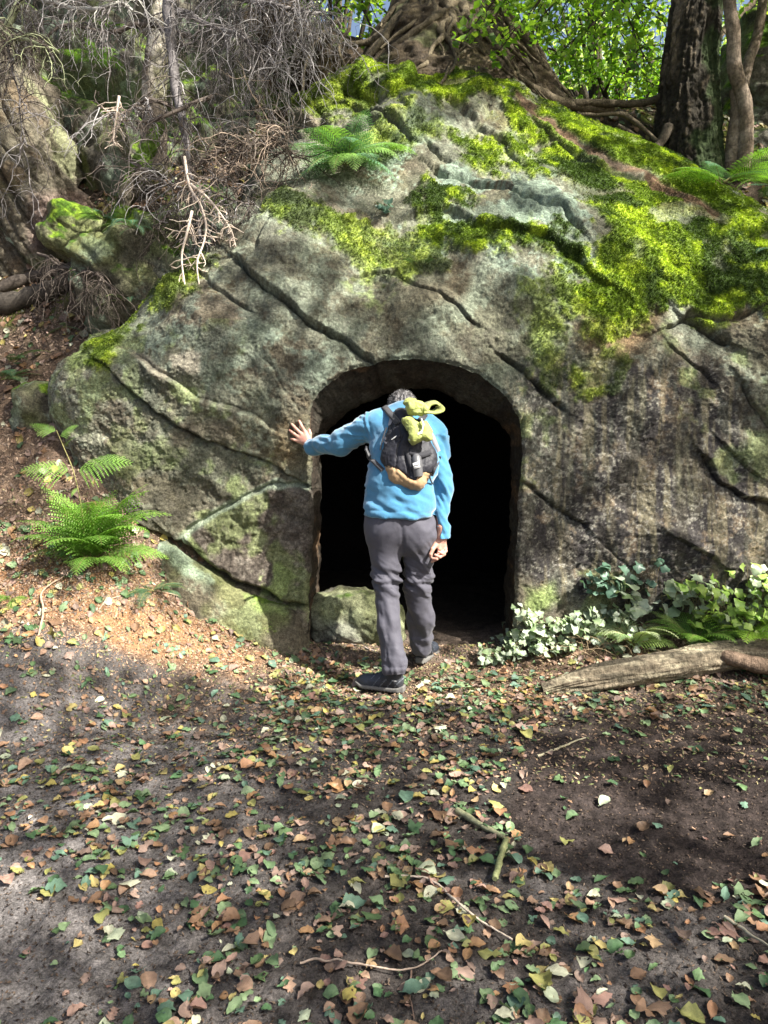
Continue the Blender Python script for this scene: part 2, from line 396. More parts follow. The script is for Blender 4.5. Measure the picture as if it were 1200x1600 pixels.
def cr_matrix(m, t):
    """Catmull-Rom weights (len(t) x m)"""
    W = np.zeros((len(t), m)); i = np.minimum(t.astype(int), m - 2); f = t - i
    w = [-.5 * f + f ** 2 - .5 * f ** 3, 1 - 2.5 * f ** 2 + 1.5 * f ** 3, .5 * f + 2 * f ** 2 - 1.5 * f ** 3, -.5 * f ** 2 + .5 * f ** 3]
    for k in range(4):
        np.add.at(W, (np.arange(len(t)), np.clip(i + k - 1, 0, m - 1)), w[k])
    return W
tu = np.concatenate([np.linspace(0, 12.2, 760), np.linspace(12.25, 14, 40)]); tw = np.concatenate([np.linspace(0, 10, 600), np.linspace(10.05, 11, 20)])
nu, nv = len(tu), len(tw)
base = np.einsum('ia,jb,abk->ijk', cr_matrix(15, tu), cr_matrix(12, tw), net).reshape(-1, 3)
rf = grid_faces(nu, nv); nrm = vnormals(base, rf)
if (nrm @ np.array([0, -1, .3])).mean() < 0: nrm = -nrm; rf = rf[:, ::-1]
q = PX(base); qw = q + np.column_stack([fbm(base * 5, 3, 31), fbm(base * 5, 3, 35)]) * 7
m0 = sstep(0, 60, poly_sd(q, [(488,1000),(484,700),(484,650),(515,598),(550,578),(600,564),(650,559),(700,566),(745,582),(785,612),(812,660),(806,1000)]))  # 0 at the doorway
# strata dip to the lower right
sd = np.array([.80, 0, -.60]); sn = np.array([.60, .0, .80])
sp = np.column_stack([base @ sd * .55, base[:, 1] * 1.2, base @ sn * 2.6])
d = .085 * fbm(base * 1.1, 3, 41) + (.020 * ridged(sp * .9, 4, 44) + .026 * fbm(base * 4.5, 4, 47)) * (1 - .55 * sstep(.85, 1.1, base[:, 0]) * sstep(2.1, 1.8, base[:, 2]))
d = d * (.25 + .75 * m0)
terr = base @ sn * 3.3 + .5 * fbm(base * 1.3, 3, 51); fr = terr - np.floor(terr)
d += .017 * (sstep(0, .75, fr) - sstep(.85, 1, fr)) * (.2 + .8 * m0) * sstep(-.3, .3, fbm(base * .9, 2, 53))
d += .007 * ridged(base * 17, 4, 55) * sstep(-.4, .4, fbm(base * 3, 2, 57)) + .005 * fbm(base * 26, 4, 56) + .004 * fbm(base * 80, 2, 58)
CR = [ # polyline (px), width px, depth m, step m
 ([(150,562),(185,590),(217,621),(275,662),(308,681)], 5, .055, .035), ([(330,690),(358,700),(400,717),(440,738),(479,760)], 4, .035, .02),
 ([(208,554),(258,583),(308,621),(358,637),(420,668)], 6, .02, -.045),
 ([(479,758),(425,756),(375,779),(325,804),(292,825),(280,846)], 6, .02, -.03), ([(280,846),(308,875),(358,904),(400,921),(450,942),(478,942)], 7, .085, .05),
 ([(215,815),(250,832),(280,846)], 6, .05, .04),
 ([(375,412),(430,460),(480,500),(540,530),(580,562)], 7, .075, .055), ([(300,430),(345,455),(385,478)], 4, .03, .02),
 ([(430,345),(400,380),(388,415)], 5, .04, .0),
 ([(787,551),(819,580),(860,616),(888,637)], 6, .06, .02), ([(807,742),(843,771),(880,799),(912,824)], 5, .05, .02), ([(1075,495),(1103,511),(1140,531)], 8, .09, .05),
 ([(1046,539),(1083,576),(1111,600)], 4, .035, .015), ([(1095,714),(1124,755),(1156,775),(1210,790)], 6, .06, .05), ([(1055,840),(1083,860),(1115,872)], 5, .03, .03),
 ([(1128,694),(1156,726),(1176,742)], 4, .03, .02), ([(1156,604),(1197,661),(1230,690)], 5, .04, .03), ([(945,856),(973,880)], 3, .02, .01), ([(1040,510),(1075,490),(1130,500),(1210,480)], 6, .05, .03),
 ([(670,240),(700,260)], 6, .06, .02), ([(680,275),(725,290),(775,310),(825,320),(870,345),(900,370)], 6, .06, .035),
 ([(650,345),(700,330),(745,362),(830,370),(900,402),(945,440)], 10, -.02, .05), ([(560,430),(620,425),(690,470),(740,500)], 4, .03, .02),
 ([(650,790),(655,795)], 1, 0, 0), ([(820,640),(812,700),(818,760)], 4, .02, 0), ([(560,190),(600,205),(640,230)], 6, .05, .04), ([(480,210),(540,225),(590,215)], 6, .06, .04),
 ([(700,180),(760,225),(820,262)], 7, .03, .03), ([(830,205),(900,250),(980,290),(1060,325)], 6, .035, .02), ([(470,640),(440,600),(410,560)], 3, .012, .01),
]
crack = np.zeros(len(base))
for pts, wd, dep, stp in CR:
    dd, side, _ = poly_dist(qw, pts); near = dd < 90
    dd = dd[near]; sdn = side[near]
    g = np.exp(-(dd / (wd * .48 * (1 + .5 * fbm(base[near] * 14, 2, 39)))) ** 2)
    d[near] += -dep * .85 * g - sdn * stp * np.exp(-dd / 22) * .55 * np.tanh(dd / 1.5)
    if dep > 0: crack[near] = np.maximum(crack[near], g * min(1, dep / .05))
# the triangular block left of the door stands proud
tri = poly_sd(qw, [(479,760),(425,756),(375,779),(325,804),(285,842),(308,875),(358,904),(400,921),(450,942),(486,946),(492,850),(490,765)])
d += .035 * sstep(3, -12, tri); tri_in = sstep(2, -2, tri)
# rounded boulders along the top
for (u_, v_, r_, a_) in [(605,150,42,.16),(640,180,50,.06),(505,165,40,.12),(555,135,30,.10),(480,195,30,.1),(690,175,70,.08),(780,190,60,.06),(560,210,45,.08),(620,205,40,.07)]:
    rr = np.hypot(qw[:, 0] - u_, (qw[:, 1] - v_) * 1.25) / r_; d += a_ * np.sqrt(np.clip(1 - rr * rr, 0, 1))
# moss
MOSS = [([(560,150),(620,120),(700,130),(760,150),(800,180),(845,215),(800,228),(720,195),(640,185),(600,172)], 1),
 ([(700,225),(760,215),(830,250),(860,232),(780,160),(900,190),(1000,240),(1100,280),(1150,320),(1210,370),(1215,470),(1150,492),(1060,480),(1010,472),(960,502),(915,492),(900,455),(930,425),(940,380),(920,330),(890,290),(820,272),(740,258)], 1),
 ([(648,312),(700,303),(747,330),(745,350),(830,362),(900,392),(948,435),(930,448),(860,402),(780,388),(700,388),(660,370)], 1),
 ([(425,340),(450,325),(480,335),(560,358),(605,400),(612,425),(560,402),(500,372),(450,352)], .75), ([(600,368),(690,375),(695,412),(620,415)], .6),
 ([(812,440),(862,450),(885,560),(860,605),(822,540)], .45), ([(898,572),(965,550),(962,602),(912,612)], .6), ([(140,545),(200,492),(185,520),(165,565)], .9), ([(230,470),(300,425),(340,420),(260,470)], .8),
 ([(460,200),(500,130),(600,120),(620,150),(560,200)], .8), ([(560,240),(640,215),(700,225),(640,250),(590,262)], .6), ([(540,400),(640,350),(700,410),(640,425),(560,420)], .55), ([(1090,470),(1140,470),(1130,500)], .6),
 ([(870,430),(930,470),(1000,480),(1000,520),(920,520),(870,480)], .7)]
mn = 7 + fbm(base * 7, 4, 61) * 17 + fbm(base * 30, 3, 63) * 10
moss = np.zeros(len(base))
for pl, s in MOSS: moss = np.maximum(moss, s * sstep(-9, 9, -poly_sd(q, pl) + mn))
strip, _, _ = poly_dist(qw, [(800,175),(880,220),(960,270),(1060,325),(1110,350)]); moss *= sstep(3, 9, strip)
for pl in ([(690,190),(760,185),(800,225),(760,235),(700,215)], [(700,345),(760,352),(830,360),(800,350),(750,330)]): moss *= 1 - .9 * sstep(-4, 8, -poly_sd(q, pl) + mn)
moss *= 1 - .7 * sstep(.34, .6, fbm(base * 3.2, 3, 66)) * (nrm[:, 2] < .75)
moss *= (1 - .9 * crack)
moss = np.clip(moss, 0, 1)
d += moss * (.016 + .010 * fbm(base * 11, 3, 71) + .006 * fbm(base * 40, 2, 73))
# carved doorway: keep the face nearly flat round it
rock_v = base + nrm * d[:, None]
# ---- rock colours (what the stone, lichen and algae are)
def pm(pl, w=25, a=30): return sstep(-w, w, -poly_sd(q, pl) + a * fbm(base * 3, 4, 83))
f1 = fbm(base * 2.2, 5, 91); f2 = fbm(base * 9, 4, 93); f3 = fbm(base * 38, 3, 95); f4 = fbm(base * 120, 2, 97)
streak = fbm(base * np.array([14, 6, 1.6]), 4, 99); streak2 = fbm(base * np.array([26, 8, 2.0]), 3, 101)
rc = np.tile([.135, .115, .078], (len(base), 1))
rc = blend(rc, [.215, .18, .125], sstep(-.2, .5, f1 + .4 * f2))
rc = blend(rc, [.15, .115, .06], sstep(.15, .6, fbm(base * 2.6, 4, 103) + .3 * f2) * .6)
rc = blend(rc, [.12, .13, .085], sstep(-.1, .4, fbm(base * 1.7, 4, 104) + .3 * f2) * .55)
rc = blend(rc, [.24, .25, .18], sstep(.05, .4, fbm(sp * 2.2, 4, 105) + .35 * f3) * .55)               # pale crust along the strata
lich = sstep(.0, .35, fbm(base * 4, 5, 107) + .35 * f3 + .1) * (.35 + .65 * pm([(560,240),(650,225),(760,245),(880,290),(930,340),(940,440),(860,470),(760,420),(640,430),(560,330)]))
lich = np.maximum(lich, .8 * sstep(0, .3, f2 + .5 * f3) * pm([(790,430),(860,440),(870,560),(850,600),(800,520)]))
lich = np.maximum(lich, .7 * sstep(0, .35, fbm(base * 5, 4, 109) + .3 * f3) * pm([(160,560),(330,440),(470,500),(540,560),(500,640),(330,640),(210,600)]))
rc = blend(rc, [.225, .29, .215], np.clip(lich, 0, 1) * .72 * (q[:, 1] < 760))
rc = blend(rc, [.19, .12, .06], pm([(905,500),(1030,490),(1020,560),(930,580)]) * .85)
rc = blend(rc, [.20, .13, .06], pm([(400,640),(480,640),(482,740),(420,740)]) * .6)
rc = blend(rc, [.12, .085, .05], pm([(680,400),(760,400),(740,470),(620,520),(560,480)], 25, 45) * .6)
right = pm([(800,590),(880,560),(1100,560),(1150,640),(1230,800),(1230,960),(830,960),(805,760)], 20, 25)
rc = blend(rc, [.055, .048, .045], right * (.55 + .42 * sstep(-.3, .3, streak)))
rc = blend(rc, [.27, .23, .14], right * sstep(.2, .5, streak2 + .15 * f2) * .6)
rc = blend(rc, [.21, .15, .09], right * sstep(.3, .6, f2 + .5 * f3) * .5)
rc = blend(rc, [.30, .28, .22], right * sstep(.35, .6, f3 + .6 * f4) * .55)
for pl in ([(880,600),(905,600),(912,790),(890,800)], [(985,590),(1010,600),(1012,680),(990,660)], [(1050,690),(1075,690),(1080,800),(1050,790)]):
    rc = blend(rc, [.27, .25, .16], pm(pl, 10, 12) * sstep(-.3, .4, streak2) * .7)
rc = blend(rc, [.10, .08, .065], tri_in * .85); rc = blend(rc, [.22, .19, .15], tri_in * sstep(.1, .5, f3 + .6 * f2) * .5)
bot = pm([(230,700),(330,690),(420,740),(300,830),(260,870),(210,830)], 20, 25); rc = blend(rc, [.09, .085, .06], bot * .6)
alg = np.maximum.reduce([pm([(370,880),(440,860),(480,880),(470,930),(400,925)], 8, 25) * sstep(-.25, .2, f2 + .3 * f3), pm([(95,520),(150,520),(175,560),(110,580)], 10, 12), pm([(815,915),(870,905),(885,945),(820,965)], 10, 20), pm([(290,830),(330,880),(380,905),(330,895)], 5, 8) * .8,
                         .6 * pm([(540,440),(600,400),(640,430),(590,500)], 8, 20) * sstep(0, .3, f2), .55 * sstep(.3, .6, f1 + .5 * f2) * (q[:, 1] > 500)])
rc = blend(rc, [.22, .28, .09], np.clip(alg, 0, 1) * .8)
te = poly_dist(qw, [(474,760),(425,758),(375,782),(325,807),(296,828),(284,846)])[0]; rc = blend(rc, [.32, .37, .26], sstep(11, 3, te + 5 * f2) * .8)
edge = poly_dist(qw, [(208,552),(235,566),(258,583)])[0]; rc = blend(rc, [.42, .37, .27], sstep(9, 2, edge + 6 * f2) * .8)
rc = blend(rc, [.42, .37, .28], pm([(265,555),(315,552),(310,580),(270,575)], 5, 12) * .7)
# pale dead ivy rootlets over the right-hand face
ir = np.abs(fbm(base * np.array([4.5, 3, 11]), 4, 121)); rc = blend(rc, [.38, .35, .30], sstep(.03, .008, ir) * pm([(840,710),(1000,700),(1080,760),(1100,880),(980,900),(850,930),(830,850)], 20, 30) * .6)
rc = blend(rc, [.16, .085, .045], sstep(9, 3, strip + 4 * f2) * .8)
mossc = np.array([.13, .195, .020]); mossl = np.array([.33, .42, .035]); mossd = np.array([.048, .080, .016])
mc = blend(blend(np.tile(mossc, (len(base), 1)), mossl, sstep(.0, .5, f2 + .5 * f3)), mossd, sstep(0, .5, -f1 - .6 * f2))
rc = blend(rc, [.060, .052, .040], sstep(.12, .5, fbm(base * 3.1 + 7, 5, 117) + .35 * f3) * .55)
rc = rc * np.array([.97, 1.0, 1.03]) * (1 + .32 * f3 + .22 * f4 + .2 * f2)[:, None]
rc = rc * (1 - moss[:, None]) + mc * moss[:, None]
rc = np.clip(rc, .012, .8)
# ---- doorway
DOOR = [(478,1040),(481,960),(485,900),(488,840),(489,770),(486,710),(484,655),(491,624),(512,600),(548,578),(598,565),(650,560),(702,567),(746,583),(786,612),(808,644),(817,680),(814,760),(809,850),(804,930),(800,1040)]
dq = bend([(a, b, 0) for a, b in DOOR], 120)[:, :2]
YD = 4.68
def door_sd(v3):   # 2-D distance measured in the plane of the face
    pts = [tuple(P(a, b, YD)[[0, 2]]) for a, b in dq]
    return pts, poly_sd(v3[:, [0, 2]] + .0 * v3[:, [0, 2]], pts)
near = (rock_v[:, 1] < 5.3) & (rock_v[:, 0] > -.75) & (rock_v[:, 0] < 1.15) & (rock_v[:, 2] < 2.2)
dsd = np.full(len(rock_v), 9.0); dpts, s_ = door_sd(rock_v[near]); dsd[near] = s_
jag = .010 * fbm(rock_v * 9, 3, 131) + .004 * fbm(rock_v * 40, 2, 133); dsd = dsd + jag * (dsd < 5)
rock_v[:, 1] += .022 * sstep(.035, 0, dsd) ** 2 * (dsd < 1)          # worn, rounded arris
kill_v = dsd < 0
keep = ~kill_v[rf].all(1); rf = rf[keep]
# snap the rim onto the outline
ids = np.unique(rf); rim = ids[kill_v[ids]]
eps = 1e-3
def dsd_at(v): return door_sd(v)[1] + .010 * fbm(v * 9, 3, 131) + .004 * fbm(v * 40, 2, 133)
for _ in range(3):
    v = rock_v[rim]; s0 = dsd_at(v); gx_ = (dsd_at(v + [eps, 0, 0]) - s0) / eps; gz_ = (dsd_at(v + [0, 0, eps]) - s0) / eps
    g2 = np.maximum(gx_ ** 2 + gz_ ** 2, .3); rock_v[rim, 0] -= s0 * gx_ / g2; rock_v[rim, 2] -= s0 * gz_ / g2
used = np.zeros(len(rock_v), bool); used[rf.ravel()] = True; remap = -np.ones(len(rock_v), int); remap[used] = np.arange(used.sum())
rim_new = remap[rim]
ROCK_V = rock_v[used]; ROCK_F = remap[rf]; ROCK_M = moss[used]; ROCK_C = rc[used]; ROCK_N = vnormals(ROCK_V, ROCK_F)
cave_rock = empty('cave_rock', tuple(P(650, 1000, 5.2)), 'huge mossy sandstone rock with an arched doorway cut into it', 'rock')
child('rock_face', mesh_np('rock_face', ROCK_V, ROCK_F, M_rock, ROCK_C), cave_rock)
# passage lining: rings from the rim inward
cz = .75; cx = float(P(650, 800, YD)[0]); rv = rock_v[rim]; ang = np.arctan2(rv[:, 2] - cz, rv[:, 0] - cx)
od = np.argsort(-((ang + math.pi / 2) % (2 * math.pi))); rv = rv[od]
rv = rv[rv[:, 2] > -.3]
s_ = np.linspace(0, 1, len(rv)); rv_s = rv
IN = [(497,1040),(497,960),(499,880),(499,800),(500,740),(500,700),(512,672),(540,648),(575,628),(612,613),(650,607),(690,614),(730,632),(765,652),(790,672),(800,690),(800,760),(797,850),(790,930),(786,1040)]
inn = bend([tuple(P(a, b, 5.02)) for a, b in IN], 600)
L_in = np.linspace(0, 1, 600)
ai = (np.arctan2(inn[:, 2] - cz, inn[:, 0] - cx) + math.pi / 2) % (2 * math.pi); a0 = (np.arctan2(rv[:, 2] - cz, rv[:, 0] - cx) + math.pi / 2) % (2 * math.pi)
o_ = np.argsort(ai); tgt = np.column_stack([np.interp(a0, ai[o_], inn[o_, k]) for k in (0, 2)])
rings = []; K = 26
for k in range(K):
    t = k / (K - 1); e = sstep(0, 1, t) * .6 + .4 * t
    r = np.column_stack([rv[:, 0] * (1 - e) + tgt[:, 0] * e, rv[:, 1] * (1 - t) + (5.06) * t, rv[:, 2] * (1 - e) + tgt[:, 1] * e])
    if k: 
        nd = unit(np.column_stack([r[:, 0] - cx, np.zeros(len(r)), r[:, 2] - cz])); a = min(1, t * 3)
        r = r + nd * (a * (.018 * fbm(r * 7, 3, 141) + .012 * ridged(r * 14, 3, 143) - .004))[:, None]
    rings.append(r)
room = rings[-1]
for (gr, dy) in ((1.15, .05), (1.5, .3), (1.7, .8), (1.7, 1.4), (1.4, 1.9), (.6, 2.0), (.02, 2.02)):
    r = room.copy(); r[:, 0] = cx + (r[:, 0] - cx) * gr; r[:, 2] = -.35 + (r[:, 2] + .35) * (gr if gr < 1 else 1 + (gr - 1) * .2); r[:, 1] = 5.06 + dy; r = r + .05 * fbm(r * 3, 3, 145)[:, None]; rings.append(r)
pv = np.vstack(rings); pf = grid_faces(len(rings), len(rv))
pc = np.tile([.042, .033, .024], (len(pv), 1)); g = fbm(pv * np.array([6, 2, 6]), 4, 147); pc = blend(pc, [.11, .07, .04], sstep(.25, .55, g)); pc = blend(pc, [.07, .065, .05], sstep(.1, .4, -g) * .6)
pc *= (1 - .93 * sstep(5.02, 5.15, pv[:, 1]))[:, None] * (1 + .3 * fbm(pv * 30, 3, 149))[:, None]; pc = np.clip(pc, .004, .8)  # colour drops to near black past the arch, cave darkness painted in
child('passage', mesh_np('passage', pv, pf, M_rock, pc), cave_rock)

# ------------------------------------------------------------------ other rocks
def patch(netuv, nu, nv, disp, colf, name, mat=M_rock, parent=None):
    nn = np.array([[P(*q) for q in cc] for cc in netuv]); a, b = nn.shape[:2]
    bs = np.einsum('ia,jb,abk->ijk', cr_matrix(a, np.linspace(0, a - 1, nu)), cr_matrix(b, np.linspace(0, b - 1, nv)), nn).reshape(-1, 3)
    f = grid_faces(nu, nv); n_ = vnormals(bs, f)
    if (n_ @ np.array([0, -1, .3])).mean() < 0: n_ = -n_; f = f[:, ::-1]
    v = bs + n_ * disp(bs)[:, None]; n2_ = vnormals(v, f)
    return mesh_np(name, v, f, mat, np.clip(colf(v, n2_), .01, .8))
def stone_col(base_c, lich_c=(.22, .26, .18), moss_amt=.5, s=0, lich=.5, msc=4.0):
    def fn(v, n):
        c = np.tile(base_c, (len(v), 1)); a = fbm(v * 3, 4, 200 + s); b = fbm(v * 11, 4, 205 + s); e = fbm(v * 45, 3, 207 + s)
        c = blend(c, np.array(base_c) * .45, sstep(0, .5, a + .4 * b) * .8)
        c = blend(c, lich_c, sstep(.1, .4, fbm(v * 6, 4, 209 + s) + .4 * e) * lich)
        c = blend(c, [.20, .24, .07], sstep(.0, .5, fbm(v * 2.5, 3, 213 + s)) * .4)
        m = sstep(.25, .55, n[:, 2] * .7 + fbm(v * msc, 4, 211 + s) * .6 + moss_amt - .5)
        mc = blend(np.tile([.06, .12, .01], (len(v), 1)), [.16, .25, .02], sstep(0, .5, b + .4 * e))
        c = c * (1 + .3 * e + .2 * b)[:, None]
        return blend(c, mc * (1 + .3 * e)[:, None], m)
    return fn
def boulder(name, label, c, r, rot=0, s=0, h=.014, colf=None, boxy=.35, rough=.12, cat='rock', group=None):
    c = np.asarray(c, float); r = np.asarray(r, float); ca, sa = math.cos(rot), math.sin(rot)
    Rm = np.array([[ca, 0, -sa], [0, 1, 0], [sa, 0, ca]])
    def f(p):
        q = (p - c) @ Rm.T / r; e = 2 + 4 * boxy
        k = (np.abs(q) ** e).sum(1) ** (1 / e)
        return (k - 1) * r.min() + rough * r.min() * fbm(p * 2.2 / r.max(), 3, 300 + s)
    v, fc = surface_net(f, c - r.max() * 1.35, c + r.max() * 1.35, h)
    n_ = vnormals(v, fc); sp_ = np.column_stack([v @ sd * 1.0, v[:, 1] * 1.5, v @ sn * 5])
    v = v + n_ * (r.min() * (.10 * ridged(sp_ * .8 / max(.5, r.max()), 3, 310 + s) + .05 * fbm(v * 8, 4, 312 + s)) + .004 * fbm(v * 40, 3, 315 + s))[:, None]
    n_ = vnormals(v, fc); cf = colf or stone_col((.17, .15, .11), s=s)
    me = mesh_np(name, v - c, fc, M_rock, np.clip(cf(v, n_), .01, .8))
    o = link(name, me, label=label, category=cat); o.location = c
    if group: o['group'] = group
    return o
slab_net = [[(215,1040,4.55),(212,960,4.62),(212,890,4.70),(222,850,4.78),(235,835,4.95)], [(270,1060,4.5),(265,980,4.54),(262,905,4.60),(262,850,4.70),(262,838,4.90)],
            [(330,1070,4.48),(328,1000,4.50),(322,940,4.56),(308,888,4.66),(308,872,4.85)], [(400,1075,4.48),(400,1020,4.50),(396,975,4.56),(394,935,4.66),(398,915,4.85)],
            [(455,1080,4.5),(457,1030,4.53),(458,990,4.58),(456,955,4.68),(458,940,4.85)], [(482,1080,4.62),(484,1040,4.66),(484,1000,4.70),(482,965,4.76),(480,945,4.9)]]
def slab_col(v, n):
    c = stone_col((.15, .13, .09), moss_amt=.05, s=4, lich=.35)(v, n); p = PX(v)
    c = blend(c, [.30, .38, .27], sstep(-8, 8, -poly_sd(p, [(235,838),(285,850),(310,890),(330,905),(300,905),(260,870),(230,868)]) + 8 * fbm(v * 12, 3, 5)) * .8)
    return blend(c, [.23, .31, .09], sstep(-8, 8, -poly_sd(p, [(385,935),(450,945),(440,960),(395,955)]) + 9 * fbm(v * 12, 3, 6)) * .7)
slab = patch(slab_net, 260, 140, lambda b: .02 * fbm(b * 4, 4, 401) + .02 * ridged(np.column_stack([b @ sd, b[:, 1], b @ sn * 5]), 3, 403) + .003 * fbm(b * 60, 2, 404), slab_col, 'rock_slab')
t = empty('rock_slab', tuple(P(350, 980, 4.6)), 'long low slab of greenish stone under the triangular block left of the doorway', 'rock')
child('stone', slab, t)
boulder('boulder', 'grey green boulder lying in the left foot of the doorway behind the man', P(556, 966, 4.90) + [0, .02, -.0], (.315, .19, .19), rot=.05, s=1, colf=stone_col((.20, .19, .15), (.28, .30, .22), .22, 1, .5), h=.01)
boulder('boulder', 'round dark mossy boulder at the far left under the big rock', P(84, 655, 5.28), (.24, .2, .25), s=2, colf=stone_col((.10, .09, .065), (.25, .31, .24), .3, 2, .5))
boulder('boulder', 'dark cracked block above the left end of the big rock', P(205, 440, 5.75), (.36, .3, .34), rot=-.3, s=3, boxy=.7, colf=stone_col((.11, .10, .07), (.2, .27, .2), .4, 3, .4))
boulder('boulder', 'lichen green boulder above the left slope of the big rock', P(300, 395, 5.75), (.42, .3, .36), rot=-.4, s=4, boxy=.5, colf=stone_col((.10, .10, .075), (.22, .30, .22), .35, 4, .6))
boulder('boulder', 'rounded mossy stone with a bright sunlit top beside the grooved outcrop', P(120, 365, 6.2), (.24, .2, .2), rot=.5, s=5, colf=stone_col((.20, .19, .12), (.3, .33, .15), .55, 5, .6))
boulder('boulder', 'pale smooth stone at the left edge below the grooved outcrop', P(20, 360, 6.5), (.3, .2, .2), s=6, colf=stone_col((.25, .25, .19), (.3, .38, .28), .1, 6, .7))
boulder('boulder', 'big mossy boulder on the bank at the right edge behind the saplings', P(1215, 175, 7.9), (.62, .6, .85), rot=.2, s=7, boxy=.3, colf=stone_col((.13, .12, .09), (.16, .19, .13), .5, 7, .6), h=.02)
boulder('boulder', 'smaller grey stone beneath the big boulder at the right edge', P(1185, 245, 7.3), (.4, .3, .16), s=8, colf=stone_col((.15, .14, .11), (.2, .22, .16), .3, 8, .6))
boulder('boulder', 'brown block low on the bank at the right edge', P(1195, 280, 6.8), (.35, .25, .14), s=9, colf=stone_col((.12, .10, .07), (.2, .22, .16), .5, 9, .3))
# grooved outcrop, upper left: ribs running down to the right
onet = [[(-160,430,6.9),(-160,300,6.8),(-160,190,6.9),(-160,100,7.2),(-150,60,7.7)], [(-60,440,6.6),(-60,300,6.4),(-60,190,6.5),(-60,90,6.9),(-55,50,7.6)],
        [(15,450,6.55),(8,340,6.4),(0,220,6.45),(-8,125,6.75),(-5,75,7.5)], [(75,440,6.5),(62,350,6.35),(45,250,6.45),(28,165,6.75),(40,110,7.5)],
        [(125,430,6.5),(112,370,6.4),(92,300,6.55),(70,230,6.85),(80,170,7.5)], [(150,430,6.7),(142,395,6.65),(130,345,6.8),(112,285,7.1),(130,220,7.7)]]
rd = unit(np.array([.72, -.1, -1.0])); rs = unit(np.array([1.0, 0, .72]))
def rib(b):
    s_ = b @ rs * 4.2 + .4 * fbm(np.column_stack([b @ rs * 2, b @ rd * .5, b[:, 1]]), 3, 411); f_ = s_ - np.floor(s_)
    s2 = b @ rs * 9.5 + .8 * fbm(np.column_stack([b @ rs * 2, b @ rd * .7, b[:, 1]]), 3, 413); f2_ = s2 - np.floor(s2)
    return f_, f2_
def odisp(b):
    f_, f2_ = rib(b); return .13 * np.sqrt(np.clip(1 - (2 * f_ - 1) ** 2, 0, 1)) + .055 * np.sqrt(np.clip(1 - (2 * f2_ - 1) ** 2, 0, 1)) + .06 * fbm(b * 4, 5, 415) + .012 * fbm(b * 40, 2, 417)
def ocol(v, n):
    c = np.tile([.135, .12, .085], (len(v), 1)); st_ = fbm(np.column_stack([v @ rs * 14, v @ rd * 1.5, v[:, 1] * 3]), 4, 419); g = fbm(v * 2.2, 4, 421)
    c = blend(c, [.21, .22, .12], sstep(0, .4, g + .4 * st_) * .8); c = blend(c, [.10, .08, .06], sstep(.1, .5, -st_) * .6); c = blend(c, [.15, .10, .055], sstep(.2, .5, fbm(v * 3, 3, 423)) * .5)
    p = PX(v); c = blend(c, [.22, .15, .13], sstep(-10, 20, -poly_sd(p, [(40,300),(150,290),(120,400),(40,400)])) * .6)
    c = blend(c, [.20, .30, .03], sstep(-5, 15, -poly_sd(p, [(90,330),(155,370),(150,400),(100,395)]) + 10 * g))
    return c * (1 + .25 * fbm(v * 40, 3, 425))[:, None]
t = empty('grooved_outcrop', tuple(P(60, 400, 6.5)), 'grooved sandstone outcrop of slanting pale ribs at upper left', 'rock')
child('ribbed_stone', patch(onet, 260, 300, odisp, ocol, 'ribbed_stone'), t)
# mossy cliff behind
knet = [[(u, 420, Y + .2), (u, 300, Y), (u, 190, Y + .1), (u, 90, Y + .35), (u, 0, Y + .7), (u, -110, Y + 1.1), (u, -260, Y + 2.2)] for u, Y in ((-420, 8.6), (-250, 8.0), (-120, 7.7), (0, 7.5), (110, 7.35), (210, 7.2), (310, 7.3), (400, 7.4), (470, 7.7))]
def kdisp(b):
    s_ = (b @ rs) * .9 + .5 * fbm(b * .8, 3, 431); f_ = s_ - np.floor(s_)
    z_ = b[:, 2] * 1.7 + .5 * b[:, 0] + .6 * fbm(b * .9, 3, 433); g_ = z_ - np.floor(z_)
    return .22 * fbm(b * .9, 3, 435) + .22 * sstep(0, .8, f_) * sstep(1, .85, f_) + .18 * sstep(0, .8, g_) * sstep(1, .9, g_) + .05 * fbm(b * 6, 4, 437) + .008 * fbm(b * 30, 2, 438)
t = empty('mossy_cliff', tuple(P(200, 420, 7.3)), 'dark mossy cliff rising behind the hanging dead branches at upper left', 'cliff')
child('cliff_face', patch(knet, 420, 330, kdisp, stone_col((.10, .09, .07), (.22, .28, .20), .42, 12, .6, 1.6), 'cliff_face'), t)
# eroded soil bank between cliff and root mound
bnet = [[(400,330,7.0),(400,260,7.0),(400,180,7.1),(395,90,7.3),(390,20,7.5),(390,-40,8.0)], [(450,330,6.7),(450,250,6.9),(450,170,7.25),(450,90,7.1),(440,20,7.1),(430,-20,7.8)], [(510,300,6.8),(510,230,6.9),(512,160,7.3),(510,110,7.1),(490,50,7.0),(480,20,7.7)],
        [(560,280,7.0),(560,220,7.0),(565,160,7.1),(560,120,7.2),(545,75,7.3),(535,45,7.8)], [(620,280,7.2),(620,220,7.2),(620,170,7.2),(620,140,7.3),(610,110,7.4),(600,90,7.9)]]
def bcol(v, n):
    c = np.tile([.075, .055, .035], (len(v), 1)); g = fbm(v * 4, 4, 441); c = blend(c, [.19, .14, .08], sstep(.1, .5, g)); c = blend(c, [.05, .09, .015], sstep(.2, .5, n[:, 2] * .5 + fbm(v * 3, 3, 443)) * .7); return c * (1 + .4 * fbm(v * 30, 3, 445))[:, None]
t = empty('soil_bank', tuple(P(500, 250, 7)), 'bare brown soil bank between the cliff and the rooted mound', 'bank')
child('soil', patch(bnet, 160, 200, lambda b: .10 * fbm(b * 2, 3, 447) + .07 * fbm(b * 8, 4, 449) + .01 * fbm(b * 40, 2, 450), bcol, 'soil', M_soil), t)

